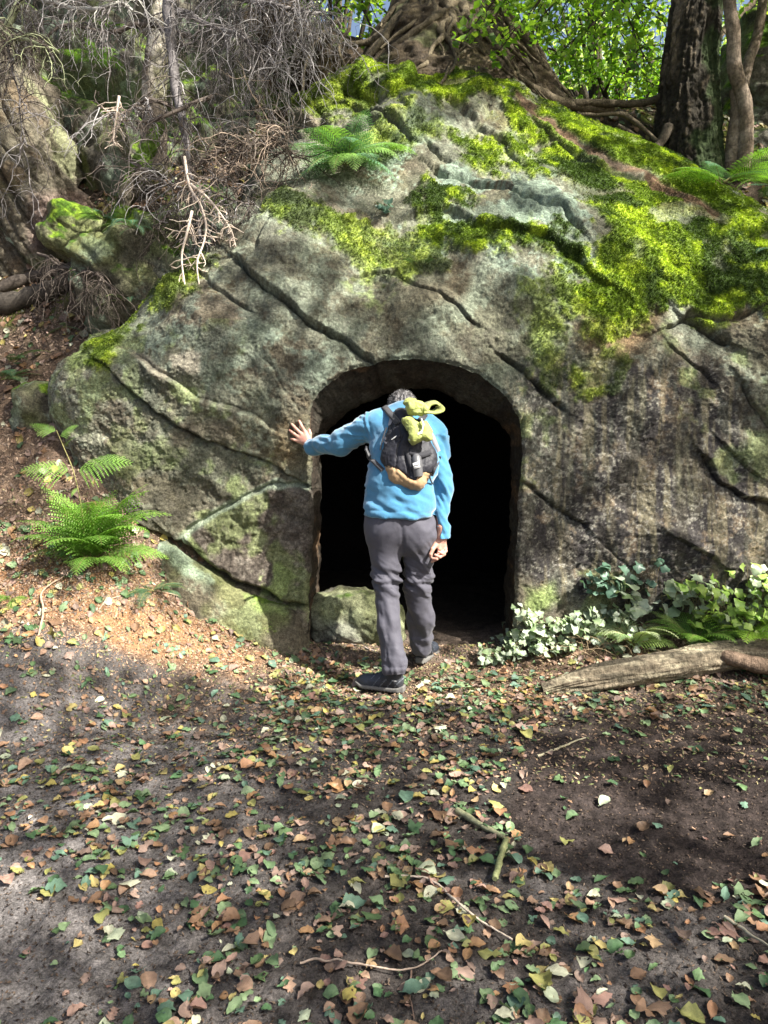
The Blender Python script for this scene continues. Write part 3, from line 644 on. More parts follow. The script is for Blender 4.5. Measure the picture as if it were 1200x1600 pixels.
# ------------------------------------------------------------------ trees
def rot_frame(n):
    n = unit(n); a = unit(np.cross(n, np.tile([.12, .31, .94], (len(n), 1)))); return a, np.cross(n, a), n
def leaf_cloud(mb, pos, size, colr, up=.7, seed=0, asp=.62, cvar=.3):
    r = np.random.default_rng(seed); m = len(pos); n = unit(r.normal(size=(m, 3)) + [0, 0, up * 2]); a, b, n = rot_frame(n)
    an = r.uniform(0, 6.283, m)[:, None]; t = a * np.cos(an) + b * np.sin(an); s = np.cross(n, t)
    L = (size * r.uniform(.7, 1.3, m))[:, None]
    fold = r.uniform(.05, .3, m)[:, None]
    v = np.stack([pos - t * L * .5, pos + s * L * asp * .5 + n * L * fold * .5 - t * L * .05, pos + t * L * .5, pos - s * L * asp * .5 + n * L * fold * .5 - t * L * .05], 1).reshape(-1, 3)
    i = np.arange(m)[:, None] * 4
    f = np.vstack([i + [0, 2, 1], i + [0, 3, 2]])
    c = np.asarray(colr)[r.integers(0, len(colr), m)] * r.uniform(1 - cvar, 1 + cvar, (m, 1))
    mb.add(v, f, np.repeat(c, 4, 0))
GREENS = [(.14, .26, .03), (.19, .34, .04), (.26, .42, .07), (.33, .46, .09), (.09, .19, .03)]
PALE = [(.44, .55, .24), (.52, .60, .36), (.36, .50, .18), (.60, .66, .48)]  # paler greens; the far trees' haze is painted into them
def spray(mb, tw, start, direc, length, n, size, cols, seed, droop=.5, wood=(.07, .055, .04)):
    """a leafy branch: twigs with leaves laid along them in a flat spray"""
    r = np.random.default_rng(seed); d = unit(np.asarray(direc, float)); s = np.cross(d, [0, 0, 1.0]); s = unit(s)
    tt = np.linspace(0, 1, 9)[:, None]; p = start + d * length * tt + np.array([0, 0, -1.0]) * droop * length * tt ** 2 * .5 + r.normal(size=(9, 3)) * .015 * length
    tw.tube(p, np.linspace(.014, .003, 9) * length, wood, k=4, cap=False)
    pos = []
    for k in range(10):
        q = .15 + .85 * k / 10; i = int(q * 8); a = p[i] * (1 - (q * 8 - i)) + p[min(8, i + 1)] * (q * 8 - i)
        dd = unit(d * .6 + s * (1 if k % 2 else -1) + [0, 0, -.2 + .2 * r.normal()]); L = length * (.55 - .35 * q) * r.uniform(.7, 1.3)
        e = a + dd * L + [0, 0, -.15 * L]; tw.tube([a, (a + e) / 2 + r.normal(size=3) * .02, e], [.005 * length, .004 * length, .0015 * length], wood, k=3, cap=False)
        m = max(3, n // 10); u = r.uniform(.1, 1.05, m)[:, None]; pos.append(a + (e - a) * u + r.normal(size=(m, 3)) * [.05, .05, .035] * length)
    leaf_cloud(mb, np.vstack(pos), size, cols, up=.8, seed=seed + 1)
def trunk_mesh(pts, rad, k, n, bark, colf, seed, name='trunk', flare=None, mat=None):
    c_ = bend(pts, n); rr = np.interp(np.linspace(0, 1, n), np.linspace(0, 1, len(rad)), rad); t_ = unit(np.gradient(c_, axis=0))
    a = unit(np.cross(t_, np.tile([0.1, 1, .05], (n, 1)))); b = np.cross(t_, a); an = np.linspace(0, 2 * math.pi, k, endpoint=False)
    dirs = np.cos(an)[None, :, None] * a[:, None] + np.sin(an)[None, :, None] * b[:, None]
    R_ = np.tile(rr[:, None], (1, k))
    if flare is not None: R_ = R_ * flare(np.linspace(0, 1, n)[:, None], an[None, :])
    v = (c_[:, None] + dirs * R_[:, :, None]).reshape(-1, 3); dn = dirs.reshape(-1, 3)
    h_ = bark(v, np.tile(an, n)); v = v + dn * h_[:, None]
    i = np.arange(n - 1)[:, None] * k; j = np.arange(k)[None]; j2 = (j + 1) % k
    f = np.stack([i + j, i + j2, i + k + j2, i + k + j], -1).reshape(-1, 4)
    return mesh_np(name, v, f, mat or M_bark, np.clip(colf(v, h_), .008, .8))
# -- beech on the root mound
def tree_crown(parent, c, r, n, size, cols, seed, name='crown', up=.7, nbr=26):
    rr = np.random.default_rng(seed); mb = MB(); c = np.asarray(c, float); r = np.asarray(r, float); tw = MB(); pos = []
    for k in range(nbr * 3):
        d_ = unit(rr.normal(size=3)); q = c + d_ * r * rr.uniform(.35, 1.0) ** .6
        m = int(n / nbr / 3); pos.append(q + rr.normal(size=(m, 3)) * r * [.16, .16, .09])
        if k < nbr: tw.tube([c - [0, 0, r[2] * .7], (c + q) / 2 + rr.normal(size=3) * .1 * r, q], [.05, .025, .006], (.06, .05, .035), k=4, cap=False)
    leaf_cloud(mb, np.vstack(pos), size, cols, up=up, seed=seed); child(name, mb.mesh(name, M_leaf, False), parent); child('limb', tw.mesh('limb', M_bark), parent)
mx, my = P(685, 100, 7.35)[0], 7.35
bt = empty('beech_tree', (mx, my, 4.3), 'old beech with bare twisting roots gripping the mound above the rock', 'tree')
def mprof(z): return np.interp(z, [3.7, 4.1, 4.36, 4.6, 4.85, 5.1, 5.35, 5.7, 6.2, 8], [1.75, 1.3, 1.05, .88, .72, .50, .40, .36, .34, .30])
zz_ = np.concatenate([np.linspace(3.7, 5.4, 170), np.linspace(5.42, 8, 30)]); an = np.linspace(0, 2 * math.pi, 300, endpoint=False)
def mpos(a, z, off=0):
    a = np.asarray(a, float); z = np.asarray(z, float); r_ = mprof(z) * (1 + .10 * np.sin(3 * a + 1) * sstep(5.6, 4.6, z)) + off
    return np.stack([mx + .02 + (z - 4.4) * .05 + r_ * np.cos(a) * np.where(np.cos(a) > 0, 1.0, .95), my + r_ * np.sin(a) * .8, z], -1)
v = mpos(np.tile(an, len(zz_)), np.repeat(zz_, 300)); dn = unit(np.column_stack([np.cos(np.tile(an, len(zz_))), np.sin(np.tile(an, len(zz_))), np.zeros(len(v))]))
hh = .05 * fbm(v * 4, 4, 451) + .03 * ridged(v * np.array([6, 6, 1.5]), 3, 452) + .02 * fbm(v * 20, 3, 453); v = v + dn * hh[:, None]
k = 300; i = np.arange(len(zz_) - 1)[:, None] * k; j = np.arange(k)[None]; j2 = (j + 1) % k; f = np.stack([i + j, i + j2, i + k + j2, i + k + j], -1).reshape(-1, 4)
cc_ = blend(np.tile([.055, .042, .026], (len(v), 1)), [.12, .095, .055], sstep(.05, .5, fbm(v * 5, 4, 455))); cc_ = blend(cc_, [.10, .12, .05], sstep(.1, .4, fbm(v * 3, 3, 456)) * .5); cc_ = blend(cc_, [.05, .04, .03], sstep(.1, .4, fbm(v * 12, 3, 457)) * .6)
child('trunk', mesh_np('trunk', v, f, M_bark, np.clip(cc_ * (1 + .3 * fbm(v * 30, 2, 458))[:, None], .01, .5)), bt)
def root(pts, r0, r1, colr, seed, n=36):
    p = bend(pts, n) + .012 * np.column_stack([fbm(bend(pts, n) * 6, 2, seed + q) for q in range(3)]); mb = MB()
    rad = np.linspace(r0, r1, n) * (1 + .22 * fbm(p * 9, 2, seed)); mb.tube(p, rad, colr, k=9)
    me = mb.mesh('root', M_bark); child('root', me, bt)
rr = np.random.default_rng(5)
for k in range(60):
    a = -math.pi / 2 + rr.uniform(-1.75, 1.75); z = rr.uniform(4.75, 5.45); pts = []; da = rr.uniform(-.09, .09) + .07 * math.cos(a)
    L = rr.integers(5, 10)
    for s in range(L):
        pts.append(mpos(a, z, rr.uniform(.0, .05))); z -= rr.uniform(.07, .15); a += da + rr.uniform(-.12, .12)
    if rr.random() < .5: pts.append(pts[-1] + [rr.uniform(-.2, .2), -.05, -.12])
    g = rr.uniform(.7, 2.0); root(pts, rr.uniform(.016, .05), .008, np.array([.095, .078, .05]) * g, 460 + k)
def root_px(pts, r0, r1, g=1.0, s=0): root([P(*q) for q in pts], r0, r1, np.array([.16, .13, .085]) * g, 520 + s, 40)
root_px([(730,10,6.85),(735,40,6.75),(728,60,6.7),(732,90,6.68),(726,112,6.7),(745,120,6.75)], .075, .03, 1.2, 1)
root_px([(680,20,6.85),(690,45,6.72),(705,62,6.7),(712,70,6.72)], .06, .02, 1.2, 2)
root_px([(650,50,6.7),(655,75,6.6),(652,95,6.6)], .035, .015, 1, 3); root_px([(665,60,6.7),(680,80,6.6),(690,98,6.6)], .045, .02, 1.1, 4)
root_px([(560,125,6.6),(590,100,6.6),(625,92,6.6),(650,80,6.6)], .018, .03, 1.3, 5); root_px([(640,97,6.6),(628,105,6.55),(636,118,6.6)], .015, .008, 1.2, 6)
root_px([(540,70,7.0),(580,62,7.0),(620,45,6.9),(650,20,6.8)], .03, .05, .9, 7); root_px([(555,108,6.8),(580,80,6.9),(600,60,6.9)], .02, .03, 1, 8)
root_px([(750,30,7.0),(775,75,6.9),(790,110,6.8),(830,140,6.8),(900,165,6.9),(960,170,7.0)], .07, .03, .8, 9)
root_px([(760,60,6.9),(768,100,6.75),(790,125,6.7),(815,150,6.7),(840,160,6.7)], .05, .02, 1, 10); root_px([(740,70,6.8),(760,95,6.7),(776,120,6.7)], .04, .02, 1.1, 11)
root_px([(800,142,6.9),(850,158,6.9),(910,160,6.9),(1000,162,6.95),(1035,150,6.9)], .03, .035, .6, 12); root_px([(790,150,6.7),(830,158,6.65),(860,166,6.7)], .045, .02, 1, 13)
root_px([(880,180,6.7),(930,178,6.7),(975,180,6.75),(1010,205,6.7),(1035,225,6.6)], .014, .022, .7, 14)
root_px([(530,30,7.0),(500,60,6.9),(480,100,6.9),(470,150,6.9)], .02, .01, 1, 16); root_px([(545,45,7.0),(530,75,6.9),(540,110,6.85),(560,130,6.8)], .018, .01, 1, 17)
mb = MB(); tw = MB()
for k, (u, v_, Y, du, dv) in enumerate([(620,-90,8.0,-1,.2),(560,-60,8.2,-.8,-.3),(520,-40,8.6,1,.1),(830,-80,8.3,.7,.3),(900,-60,8.4,.5,.4),(860,-120,8.0,1,.3),(960,-60,8.6,.6,.2),(780,-60,8.6,.6,0),(1000,-90,8.3,.8,.4),(760,-30,9,.8,.2),(540,-90,7.8,.2,.2),(880,-20,9.0,.5,.5),(800,-90,8.6,-.3,.2),(930,-100,7.6,.2,-.4)]):
    spray(mb, tw, P(u, v_, Y), (du, -.1 + dv * .3, -.55), 1.25, 230, .075, GREENS, 600 + k)
child('crown', mb.mesh('crown', M_leaf, False), bt); child('limb', tw.mesh('limb', M_bark), bt)
# -- oak-like tree, right
def bark_r(v, a):
    q = np.column_stack([np.cos(a) * 5, np.sin(a) * 5, v[:, 2] * 2.2]); return .030 * ridged(q + .4 * fbm(v * 5, 2, 471)[:, None], 4, 473) + .012 * fbm(v * 26, 3, 475)
def bark_c(v, h_):
    c = blend(np.tile([.030, .026, .019], (len(v), 1)), [.12, .095, .065], sstep(.016, .036, h_)); p = PX(v)
    c = blend(c, [.27, .21, .14], sstep(.1, .4, fbm(v * np.array([9, 9, 2.5]), 3, 477)) * sstep(150, 40, p[:, 1]) * .6 * (p[:, 0] < 1095))
    c = blend(c, [.035, .055, .02], sstep(.0, .4, fbm(v * 4, 3, 479) + .8 * ((p[:, 0] - 1090) / 40)) * .75)
    return c * (1 + .3 * fbm(v * 40, 2, 480))[:, None]
ot = empty('oak_tree', tuple(P(1078, 262, 6.85)), 'thick dark rough barked tree standing on the bank at upper right', 'tree')
def flare_o(t, a): return 1 + .9 * np.exp(-t / .035) * (.55 + .45 * np.cos(4 * a + .6)) + .25 * np.exp(-t / .12)
child('trunk', trunk_mesh([P(1078, 300, 6.85), P(1074, 250, 6.85), P(1075, 180, 6.85), P(1078, 100, 6.85), P(1090, 0, 6.85), P(1105, -150, 6.9), P(1125, -420, 7.0)], [.26, .26, .25, .225, .20, .18, .15, .11], 240, 360, bark_r, bark_c, 1, flare=flare_o), ot)
for k, pts in enumerate(([(1045,200,6.7),(1030,225,6.6),(1015,232,6.5),(990,212,6.5),(965,196,6.5)], [(1055,235,6.75),(1045,258,6.7),(1030,275,6.7)], [(1105,240,6.75),(1125,262,6.7),(1140,275,6.7)])):
    mbr = MB(); p = bend([P(*q) for q in pts], 30); mbr.tube(p, np.linspace(.05, .015, 30) * (1 + .2 * fbm(p * 9, 2, k)), (.075, .062, .045), k=9); child('root', mbr.mesh('root', M_bark), ot)
mb = MB(); tw = MB()
for k, (u, v_, Y) in enumerate([(1000,-140,6.2),(930,-130,6.4),(1090,-160,7.2),(1160,-150,7.0),(1240,-120,7.6),(960,-60,7.4),(900,-90,7.2),(1020,-40,7.8),(850,-100,7.4),(1180,-60,8.2)]):
    spray(mb, tw, P(u, v_, Y), (-.8 if u < 1050 else .7, -.1, -.5), 1.2, 260, .07, GREENS, 660 + k)
tree_crown(ot, P(1150, -520, 7.4), (1.6, 1.4, .9), 2500, .09, GREENS, 99)
child('crown', mb.mesh('crown', M_leaf, False), ot); child('limb', tw.mesh('limb', M_bark), ot)
# -- saplings
def sapling(label, stems, r, seed, g=None):
    t = empty('sapling', tuple(P(*stems[0][0])), label, 'sapling', g)
    for k, st_ in enumerate(stems):
        child('stem', trunk_mesh([P(*q) for q in st_], [r, r * .9, r * .8, r * .6], 24, 90, lambda v, a: .004 * fbm(v * 12, 3, seed), lambda v, h_: blend(np.tile([.15, .115, .08], (len(v), 1)), [.25, .2, .15], sstep(-.3, .4, fbm(v * np.array([6, 6, 12]), 3, seed + 1))), seed, 'stem'), t)
    mb = MB(); tw = MB(); e = P(*stems[0][-1])
    for k in range(4): spray(mb, tw, e + [0, 0, -.1 * k], (math.cos(k * 2.1), math.sin(k * 2.1), .2), .9, 150, .07, GREENS, seed * 7 + k)
    child('crown', mb.mesh('crown', M_leaf, False), t); child('twig', tw.mesh('twig', M_bark), t)
sapling('smooth pale sapling with two joined stems just right of the dark rough tree', [[(1160,265,6.6),(1165,220,6.6),(1163,160,6.6),(1148,105,6.6),(1146,50,6.6),(1140,0,6.6),(1138,-120,6.6),(1150,-300,6.6)], [(1143,268,6.65),(1146,220,6.65),(1152,170,6.65),(1147,140,6.65)]], .065, 3)
sapling('thin curved dark sapling leaning in front of the boulder at the right edge', [[(1160,140,7.3),(1170,95,7.3),(1182,60,7.3),(1192,0,7.3),(1200,-100,7.3),(1230,-280,7.4)]], .05, 4)
sapling('slanting thin sapling seen between the dark tree and the pale sapling', [[(1090,110,9.2),(1120,60,9.2),(1150,30,9.2),(1190,-20,9.2),(1230,-150,9.2)]], .045, 5)
# -- background trees
rr = np.random.default_rng(8)
BG = [(520,11.5,GREENS,'yellow green tree behind the bank, seen left of the root mound',.09,1.9), (800,12.5,GREENS,'bright green tree behind the dip right of the root mound',.09,1.7), (940,10.5,GREENS,'leafy green tree whose low branches hang over the dip beside the dark trunk',.085,1.5),
      (700,17,PALE,'pale green tree far behind the root mound',.13,2.6), (880,18,PALE,'pale sunlit tree in the distance above the middle of the dip',.13,2.3), (1010,16,PALE,'pale green tree in the distance close left of the dark trunk',.12,2.2),
      (1150,17,PALE,'pale distant tree seen between the dark trunk and the boulder',.12,2.0), (420,18,PALE,'pale distant tree behind the top of the cliff',.14,3.0), (1260,14,GREENS,'green tree behind the big boulder at the right edge',.1,2.2)]
for k, (u, Y, cols, lab, sz, r_) in enumerate(BG):
    x_ = float(P(u, 100, Y)[0]); z0 = h1(x_, Y); t = empty('background_tree', (x_, Y, z0), lab, 'tree')
    hgt = r_ * 2.0; p = np.array([[x_ + .1 * math.sin(q * 3 + k), Y, z0 - .3 + hgt * q] for q in np.linspace(0, 1, 6)])
    mbt = MB(); mbt.tube(bend(p, 20), np.linspace(.13, .05, 20) * (Y / 12), (.10, .085, .06), k=8); child('trunk', mbt.mesh('trunk', M_bark), t)
    tree_crown(t, (x_, Y, z0 + r_ * 1.15), (r_, r_ * .8, r_ * 1.15), 1050 if Y < 14 else 2200, sz, cols, 700 + k, up=.3)
for k, (u, Y, lab) in enumerate(((860, 9.6, 'low bright bush on the rim of the dip under the hanging leaves'), (975, 9.2, 'low dark green bush on the rim of the dip beside the dark trunk'), (770, 10.2, 'twiggy pale bush behind the right foot of the root mound'))):
    x_ = float(P(u, 100, Y)[0]); z0 = h1(x_, Y); t = empty('bush', (x_, Y, z0), lab, 'bush')
    tree_crown(t, (x_, Y, z0 + .45), (.75, .5, .55), 1500 if k < 2 else 500, .07, PALE if k != 1 else GREENS, 760 + k, 'foliage', .3, 14)

# ------------------------------------------------------------------ the walking man
def cloth_mat(name, colr, rough=.85, wv=900, strg=.25, sheen=.3, spec=.2, var=.9):
    m = attr_mat(name, rough, spec, [(12, var, 1.06, 1), (300, .88, 1.1, .7)], [(wv, strg, .0015), (28, .25, .006)], base=colr, sheen=sheen); return m
M_skin = attr_mat('skin', .5, .4, [(60, .86, 1.1, .8)], [(200, .3, .0015)]); M_skin.node_tree.nodes['Principled BSDF'].inputs['Subsurface Weight'].default_value = .12
M_skin.node_tree.nodes['Principled BSDF'].inputs['Subsurface Radius'].default_value = (.01, .004, .002)
M_fleece = cloth_mat('fleece', (.055, .195, .33), .95, 700, .4, .5)
M_trous = cloth_mat('trousers', (.072, .070, .088), .7, 1200, .15, .1, .3)
M_pack = cloth_mat('pack_nylon', (.009, .009, .015), .6, 1100, .3, .1, .4)
M_tan = cloth_mat('pack_base', (.34, .225, .12), .75, 900, .3, .1, .3)
M_lime = attr_mat('lime_cloth', .6, .35, [(22, .62, 1.2, 1), (9, .8, 1.15, 1)], [(800, .2, .0015), (45, .6, .01)], base=(.33, .37, .10), sheen=.1)
M_strap = cloth_mat('webbing', (.025, .025, .030), .7, 1000, .5)
M_grey = cloth_mat('grey_panel', (.26, .25, .27), .6, 900, .2)
M_white = cloth_mat('pale_mark', (.62, .62, .60), .6, 900, .1)
M_hair = attr_mat('hair', .55, .4, [(300, .5, 1.6, 1)], [(260, .9, .004, (1, 1, .25))])
M_shoe = attr_mat('shoe', .6, .35, [(150, .7, 1.3, .7)], [(350, .4, .002)])
M_rub = attr_mat('shoe_sole', .7, .3, [(80, .7, 1.1, .8)], base=(.15, .145, .135))
M_bottle = cloth_mat('bottle', (.10, .10, .105), .35, 500, .05, 0, .5)

face_o = [o for o in scene.objects if o.name == 'rock_face'][0]
bpy.context.view_layer.update()
def hit_face(u, v):
    im = face_o.matrix_world.inverted(); d_ = Vector(P(u, v, 10.) - CAM).normalized(); ok, loc, n_, _ = face_o.ray_cast(im @ Vector(CAM), im.to_3x3() @ d_)
    return np.array(face_o.matrix_world @ loc) if ok else P(u, v, 4.66)
gz = h1(.03, 4.05)
man = empty('person', (float(P(630, 1080, 4.2)[0]), 4.2, gz), 'man in blue fleece stooping into the dark doorway with one hand on the rock', 'person')
fw = np.array([0, 1.0, 0])
# --- fleece
tn = unit(np.array([0, .93, -.36]))
Lsh, Lel, Lwr = P(590, 662, 4.37), P(533, 693, 4.44), P(486, 697, 4.60)
Rsh, Rel, Rwr = P(680, 678, 4.36), P(690, 762, 4.30), P(690, 838, 4.21)
def fleece(p):
    t = [rcone(p, P(623, 815, 4.21), P(626, 750, 4.24), .198, .188, tn, 1.42), rcone(p, P(626, 750, 4.24), P(632, 695, 4.31), .186, .195, tn, 1.45), rcone(p, P(632, 695, 4.31), P(634, 668, 4.37), .19, .165, tn, 1.5)]
    d_ = sunion(t, .04)
    d_ = smin(d_, rcone(p, P(592, 664, 4.37), P(676, 674, 4.37), .074, .074), .07)
    d_ = smin(d_, rcone(p, P(628, 662, 4.40), P(628, 652, 4.49), .085, .068), .05)
    la = smin(rcone(p, Lsh, Lel, .082, .062), rcone(p, Lel, Lwr, .060, .043), .03); d_ = smin(d_, la, .035)
    ra = smin(rcone(p, Rsh, Rel, .074, .056), rcone(p, Rel, Rwr, .056, .046), .03); d_ = smin(d_, ra, .012)
    hemz = P(624, 806, 4.15)[2]; d_ = np.maximum(d_, np.where((p[:, 0] < P(681, 800, 4.15)[0]) | (p[:, 2] < P(600, 846, 4.2)[2]), hemz - .025 * (p[:, 0] - P(567, 800, 4.2)[0]) - p[:, 2], -1))
    wd = unit(Lwr - Lel); d_ = np.maximum(d_, np.where(p[:, 0] < P(500, 0, 4.5)[0], ((p - P(479, 697, 4.6)) @ wd), -1))
    d_ = np.maximum(d_, np.where(p[:, 0] > P(676, 0, 4.3)[0], P(600, 843, 4.21)[2] - p[:, 2], -1))
    return d_
v, f = surface_net(fleece, [-.52, 3.95, .85], [.45, 4.85, 1.85], .0075)
n_ = vnormals(v, f); p = PX(v)
def folds(v, d_, fr, s, amp): q = v @ unit(d_); return amp * ridged(np.column_stack([q * fr, (v @ unit(np.cross(d_, [.3, 1, .2]))) * fr * .28, v[:, 1] * fr * .3]), 2, s)
arm = sstep(585, 560, p[:, 0]) ; ax = unit(Lwr - Lsh)
dsp = .019 * arm * np.clip(ridged(np.column_stack([(v - Lsh) @ ax * 5, (v - Lsh) @ np.array([0, 0, 1.]) * 19, v[:, 1] * 8]), 2, 801), -.3, 1)
dsp += .014 * sstep(45, 10, np.hypot(p[:, 0] - 582, p[:, 1] - 700)) * fbm(v @ np.array([[9., 0, 3], [0, 3, 0], [14, 0, 5]]).T, 2, 802)
low = sstep(735, 780, p[:, 1]) * (p[:, 0] < 678); dsp += .016 * low * np.clip(fbm(np.column_stack([v[:, 0] * 4 - v[:, 2] * 5, v[:, 1] * 3, v[:, 2] * 17 + v[:, 0] * 9]), 2, 803), -.5, 1)
ra_ = sstep(672, 684, p[:, 0]) * (p[:, 1] > 680); dsp += .017 * ra_ * fbm(np.column_stack([v[:, 0] * 10, v[:, 1] * 8, v[:, 2] * 14 + v[:, 0] * 20]), 2, 804)
dsp += .004 * fbm(v * 9, 3, 805) + .0012 * fbm(v * 50, 2, 806)
seam = poly_dist(p, [(575,638),(572,655),(575,672),(578,684)])[0]; dsp += .004 * np.exp(-(seam / 1.8) ** 2) - .003 * np.exp(-((seam - 3) / 1.5) ** 2)
dsp -= .0035 * np.exp(-((p[:, 1] - 797 - (p[:, 0] - 570) * .05) / 1.6) ** 2) * (p[:, 0] < 682)
dsp -= .003 * np.exp(-((p[:, 1] - 834 ) / 1.5) ** 2) * (p[:, 0] > 676)
v = v + n_ * dsp[:, None]
child('fleece', mesh_np('fleece', v, f, M_fleece), man)
mb = MB(); cpts = [P(*q) for q in ((607,647,4.50),(615,640,4.45),(629,637,4.42),(642,640,4.45),(651,647,4.50))]; mb.tube(bend(cpts, 20), .013, (1, 1, 1), k=8); child('collar', mb.mesh('collar', M_fleece), man)
# --- trousers
Lh, Lk, La = P(600, 830, 4.22), P(604, 915, 4.17), P(617, 1044, 4.04); Rh, Rk, Ra = P(654, 832, 4.25), P(652, 915, 4.29), P(660, 1014, 4.43)
def trous(p):
    d_ = rcone(p, P(606, 822, 4.22), P(646, 826, 4.24), .128, .125)
    d_ = smin(d_, rcone(p, P(622, 800, 4.22), P(624, 820, 4.23), .17, .17, fw, 1.35), .04)
    d_ = smin(d_, smin(ell(p, P(602, 836, 4.19), (.095, .09, .12)), ell(p, P(646, 838, 4.21), (.09, .09, .12)), .04), .05)
    L = sunion([rcone(p, Lh, Lk, .104, .070), rcone(p, Lk, P(606, 975, 4.12), .070, .063), rcone(p, P(606, 975, 4.12), La, .067, .067)], .03)
    Rr = sunion([rcone(p, Rh, Rk, .104, .068), rcone(p, Rk, P(656, 965, 4.36), .068, .066), rcone(p, P(656, 965, 4.36), Ra, .072, .060)], .03)
    d_ = smin(d_, smin(L, Rr, .012), .03)
    s_ = p[:, 0] > P(638, 1000, 4.2)[0]
    d_ = np.maximum(d_, np.where(s_ & (p[:, 1] > 4.2), P(650, 1019, 4.42)[2] - p[:, 2], P(617, 1051, 4.04)[2] - p[:, 2])); d_ = np.maximum(d_, p[:, 2] - P(620, 800, 4.2)[2])
    return d_
v, f = surface_net(trous, [-.28, 3.85, .02], [.42, 4.7, 1.12], .0075); n_ = vnormals(v, f); p = PX(v)
right = p[:, 0] > 632 + (p[:, 1] < 870) * (870 - p[:, 1]) * .03
kd = (p[:, 1] - 905) / 26
dsp = .018 * np.exp(-kd ** 2) * np.clip(fbm(np.column_stack([v[:, 0] * 13, v[:, 1] * 7, v[:, 2] * 36 + v[:, 0] * 22]), 3, 811) + .1, -.6, 1) + .006 * np.exp(-((p[:, 1] - 908) / 3) ** 2) - .006 * np.exp(-((p[:, 1] - 913) / 2) ** 2)
dsp += .017 * sstep(860, 830, p[:, 1]) * ridged(np.column_stack([v[:, 0] * 10 - v[:, 2] * 9, v[:, 1] * 3, v[:, 2] * 4 + v[:, 0] * 4]), 2, 813) * .6
dsp += .020 * right * sstep(820, 870, p[:, 1]) * ridged(np.column_stack([v[:, 0] * 12 + v[:, 2] * 7, v[:, 1] * 5, v[:, 2] * 3]), 2, 815) * .7
dsp += .016 * sstep(925, 960, p[:, 1]) * fbm(np.column_stack([v[:, 0] * 16 + v[:, 2] * 3, v[:, 1] * 9, v[:, 2] * 4]), 3, 817)
dsp += .005 * sstep(990, 1020, p[:, 1] + 22 * right) * fbm(np.column_stack([v[:, 0] * 7, v[:, 1] * 5, v[:, 2] * 30]), 2, 819) + .003 * fbm(v * 14, 3, 821)
dsp -= .003 * np.exp(-((p[:, 1] - 1043) / 1.5) ** 2) * ~right
dsp -= .005 * np.exp(-(poly_dist(p, [(626,806),(628,830),(630,862)])[0] / 2.0) ** 2)
v = v + n_ * dsp[:, None]; child('trousers', mesh_np('trousers', v, f, M_trous), man)
# --- body: head, neck, trunk, limbs and hands in one mesh
hd = P(629, 645, 4.57); ht = unit(np.array([0.03, .62, .78])); hf = unit(np.array([0, .78, -.62])); hr = np.array([1., 0, 0])
Rh3 = np.stack([hr, hf, ht], 1)
def core(p):
    d_ = ell(p, hd + ht * .02, (.080, .098, .108), Rh3); d_ = smin(d_, ell(p, hd + hf * .045 - ht * .055, (.058, .055, .062), Rh3), .03)
    d_ = smin(d_, rcone(p, hd + hf * .098 - ht * .005, hd + hf * .118 - ht * .035, .010, .016), .012)            # nose
    for s in (-1, 1):
        d_ = smin(d_, ell(p, hd + hr * s * .083 - ht * .01 - hf * .005, (.010, .020, .032), Rh3), .008)           # ears
        d_ = np.maximum(d_, -(ell(p, hd + hf * .108 + hr * s * .032 + ht * .008, (.016, .012, .010), Rh3)))       # eye sockets
        d_ = smin(d_, ell(p, hd + hf * .090 + hr * s * .032 + ht * .008, (.012, .012, .012), Rh3), .002)
    d_ = smin(d_, rcone(p, hd + hf * .092 - ht * .068 - hr * .02, hd + hf * .092 - ht * .068 + hr * .02, .008, .008), .006)  # lips
    d_ = smin(d_, rcone(p, hd - ht * .05 - hf * .02, P(630, 662, 4.40), .058, .062), .03)
    d_ = smin(d_, sunion([rcone(p, P(632, 690, 4.33), P(626, 750, 4.25), .145, .14, tn, 1.6), rcone(p, P(626, 750, 4.25), P(624, 822, 4.23), .14, .14, tn, 1.5), rcone(p, P(596, 666, 4.38), P(672, 676, 4.38), .05, .05)], .05), .04)
    for a, b, c_, r1, r2, r3 in ((Lsh, Lel, Lwr, .05, .04, .028), (Rsh, Rel, Rwr, .05, .04, .028), (Lh, Lk, La, .085, .055, .038), (Rh, Rk, Ra, .085, .055, .038)):
        d_ = smin(d_, smin(rcone(p, a, b, r1, r2), rcone(p, b, c_, r2, r3), .02), .02)
    return d_
bv, bf = surface_net(core, [-.5, 3.9, .08], [.42, 4.95, 1.85], .009)
# left hand flat on the rock, fingers spread
hp = hit_face(470, 684); Yh = hp[1] - .012
print('HAND Y', Yh, 'wrist', Lwr)
def HP(u, v, o=0.0): return P(u, v, Yh - o)
wrist = HP(485, 695, .03)
kn = {'i': HP(476.5, 675, .008), 'm': HP(470.5, 678, .010), 'r': HP(466, 682.5, .009), 'l': HP(464.5, 688.5, .006)}
tip = {'i': HP(467.5, 658, -.004), 'm': HP(456, 663, -.004), 'r': HP(452.8, 672.5, -.004), 'l': HP(454, 685.5, -.003)}
def lhand(p):
    d_ = sunion([rcone(p, wrist, kn[k], .019, .0125) for k in 'imrl'], .014)
    d_ = smin(d_, rcone(p, Lwr, wrist, .028, .023), .02)
    for k, r in zip('imrl', (.0098, .0102, .0096, .0084)):
        md = kn[k] * .5 + tip[k] * .5 - [0, .010, 0]; q = kn[k] * .22 + tip[k] * .78 - [0, .005, 0]
        d_ = smin(d_, sunion([rcone(p, kn[k], md, r * 1.12, r), rcone(p, md, q, r, r * .92), rcone(p, q, tip[k], r * .92, r * .78)], .003), .006)
    a, b, c_ = HP(483, 690, .012), HP(484.5, 678, .01), HP(483.2, 672, 0)
    return smin(d_, sunion([rcone(p, a, b, .016, .0115), rcone(p, b, c_, .0112, .0088)], .004), .008)
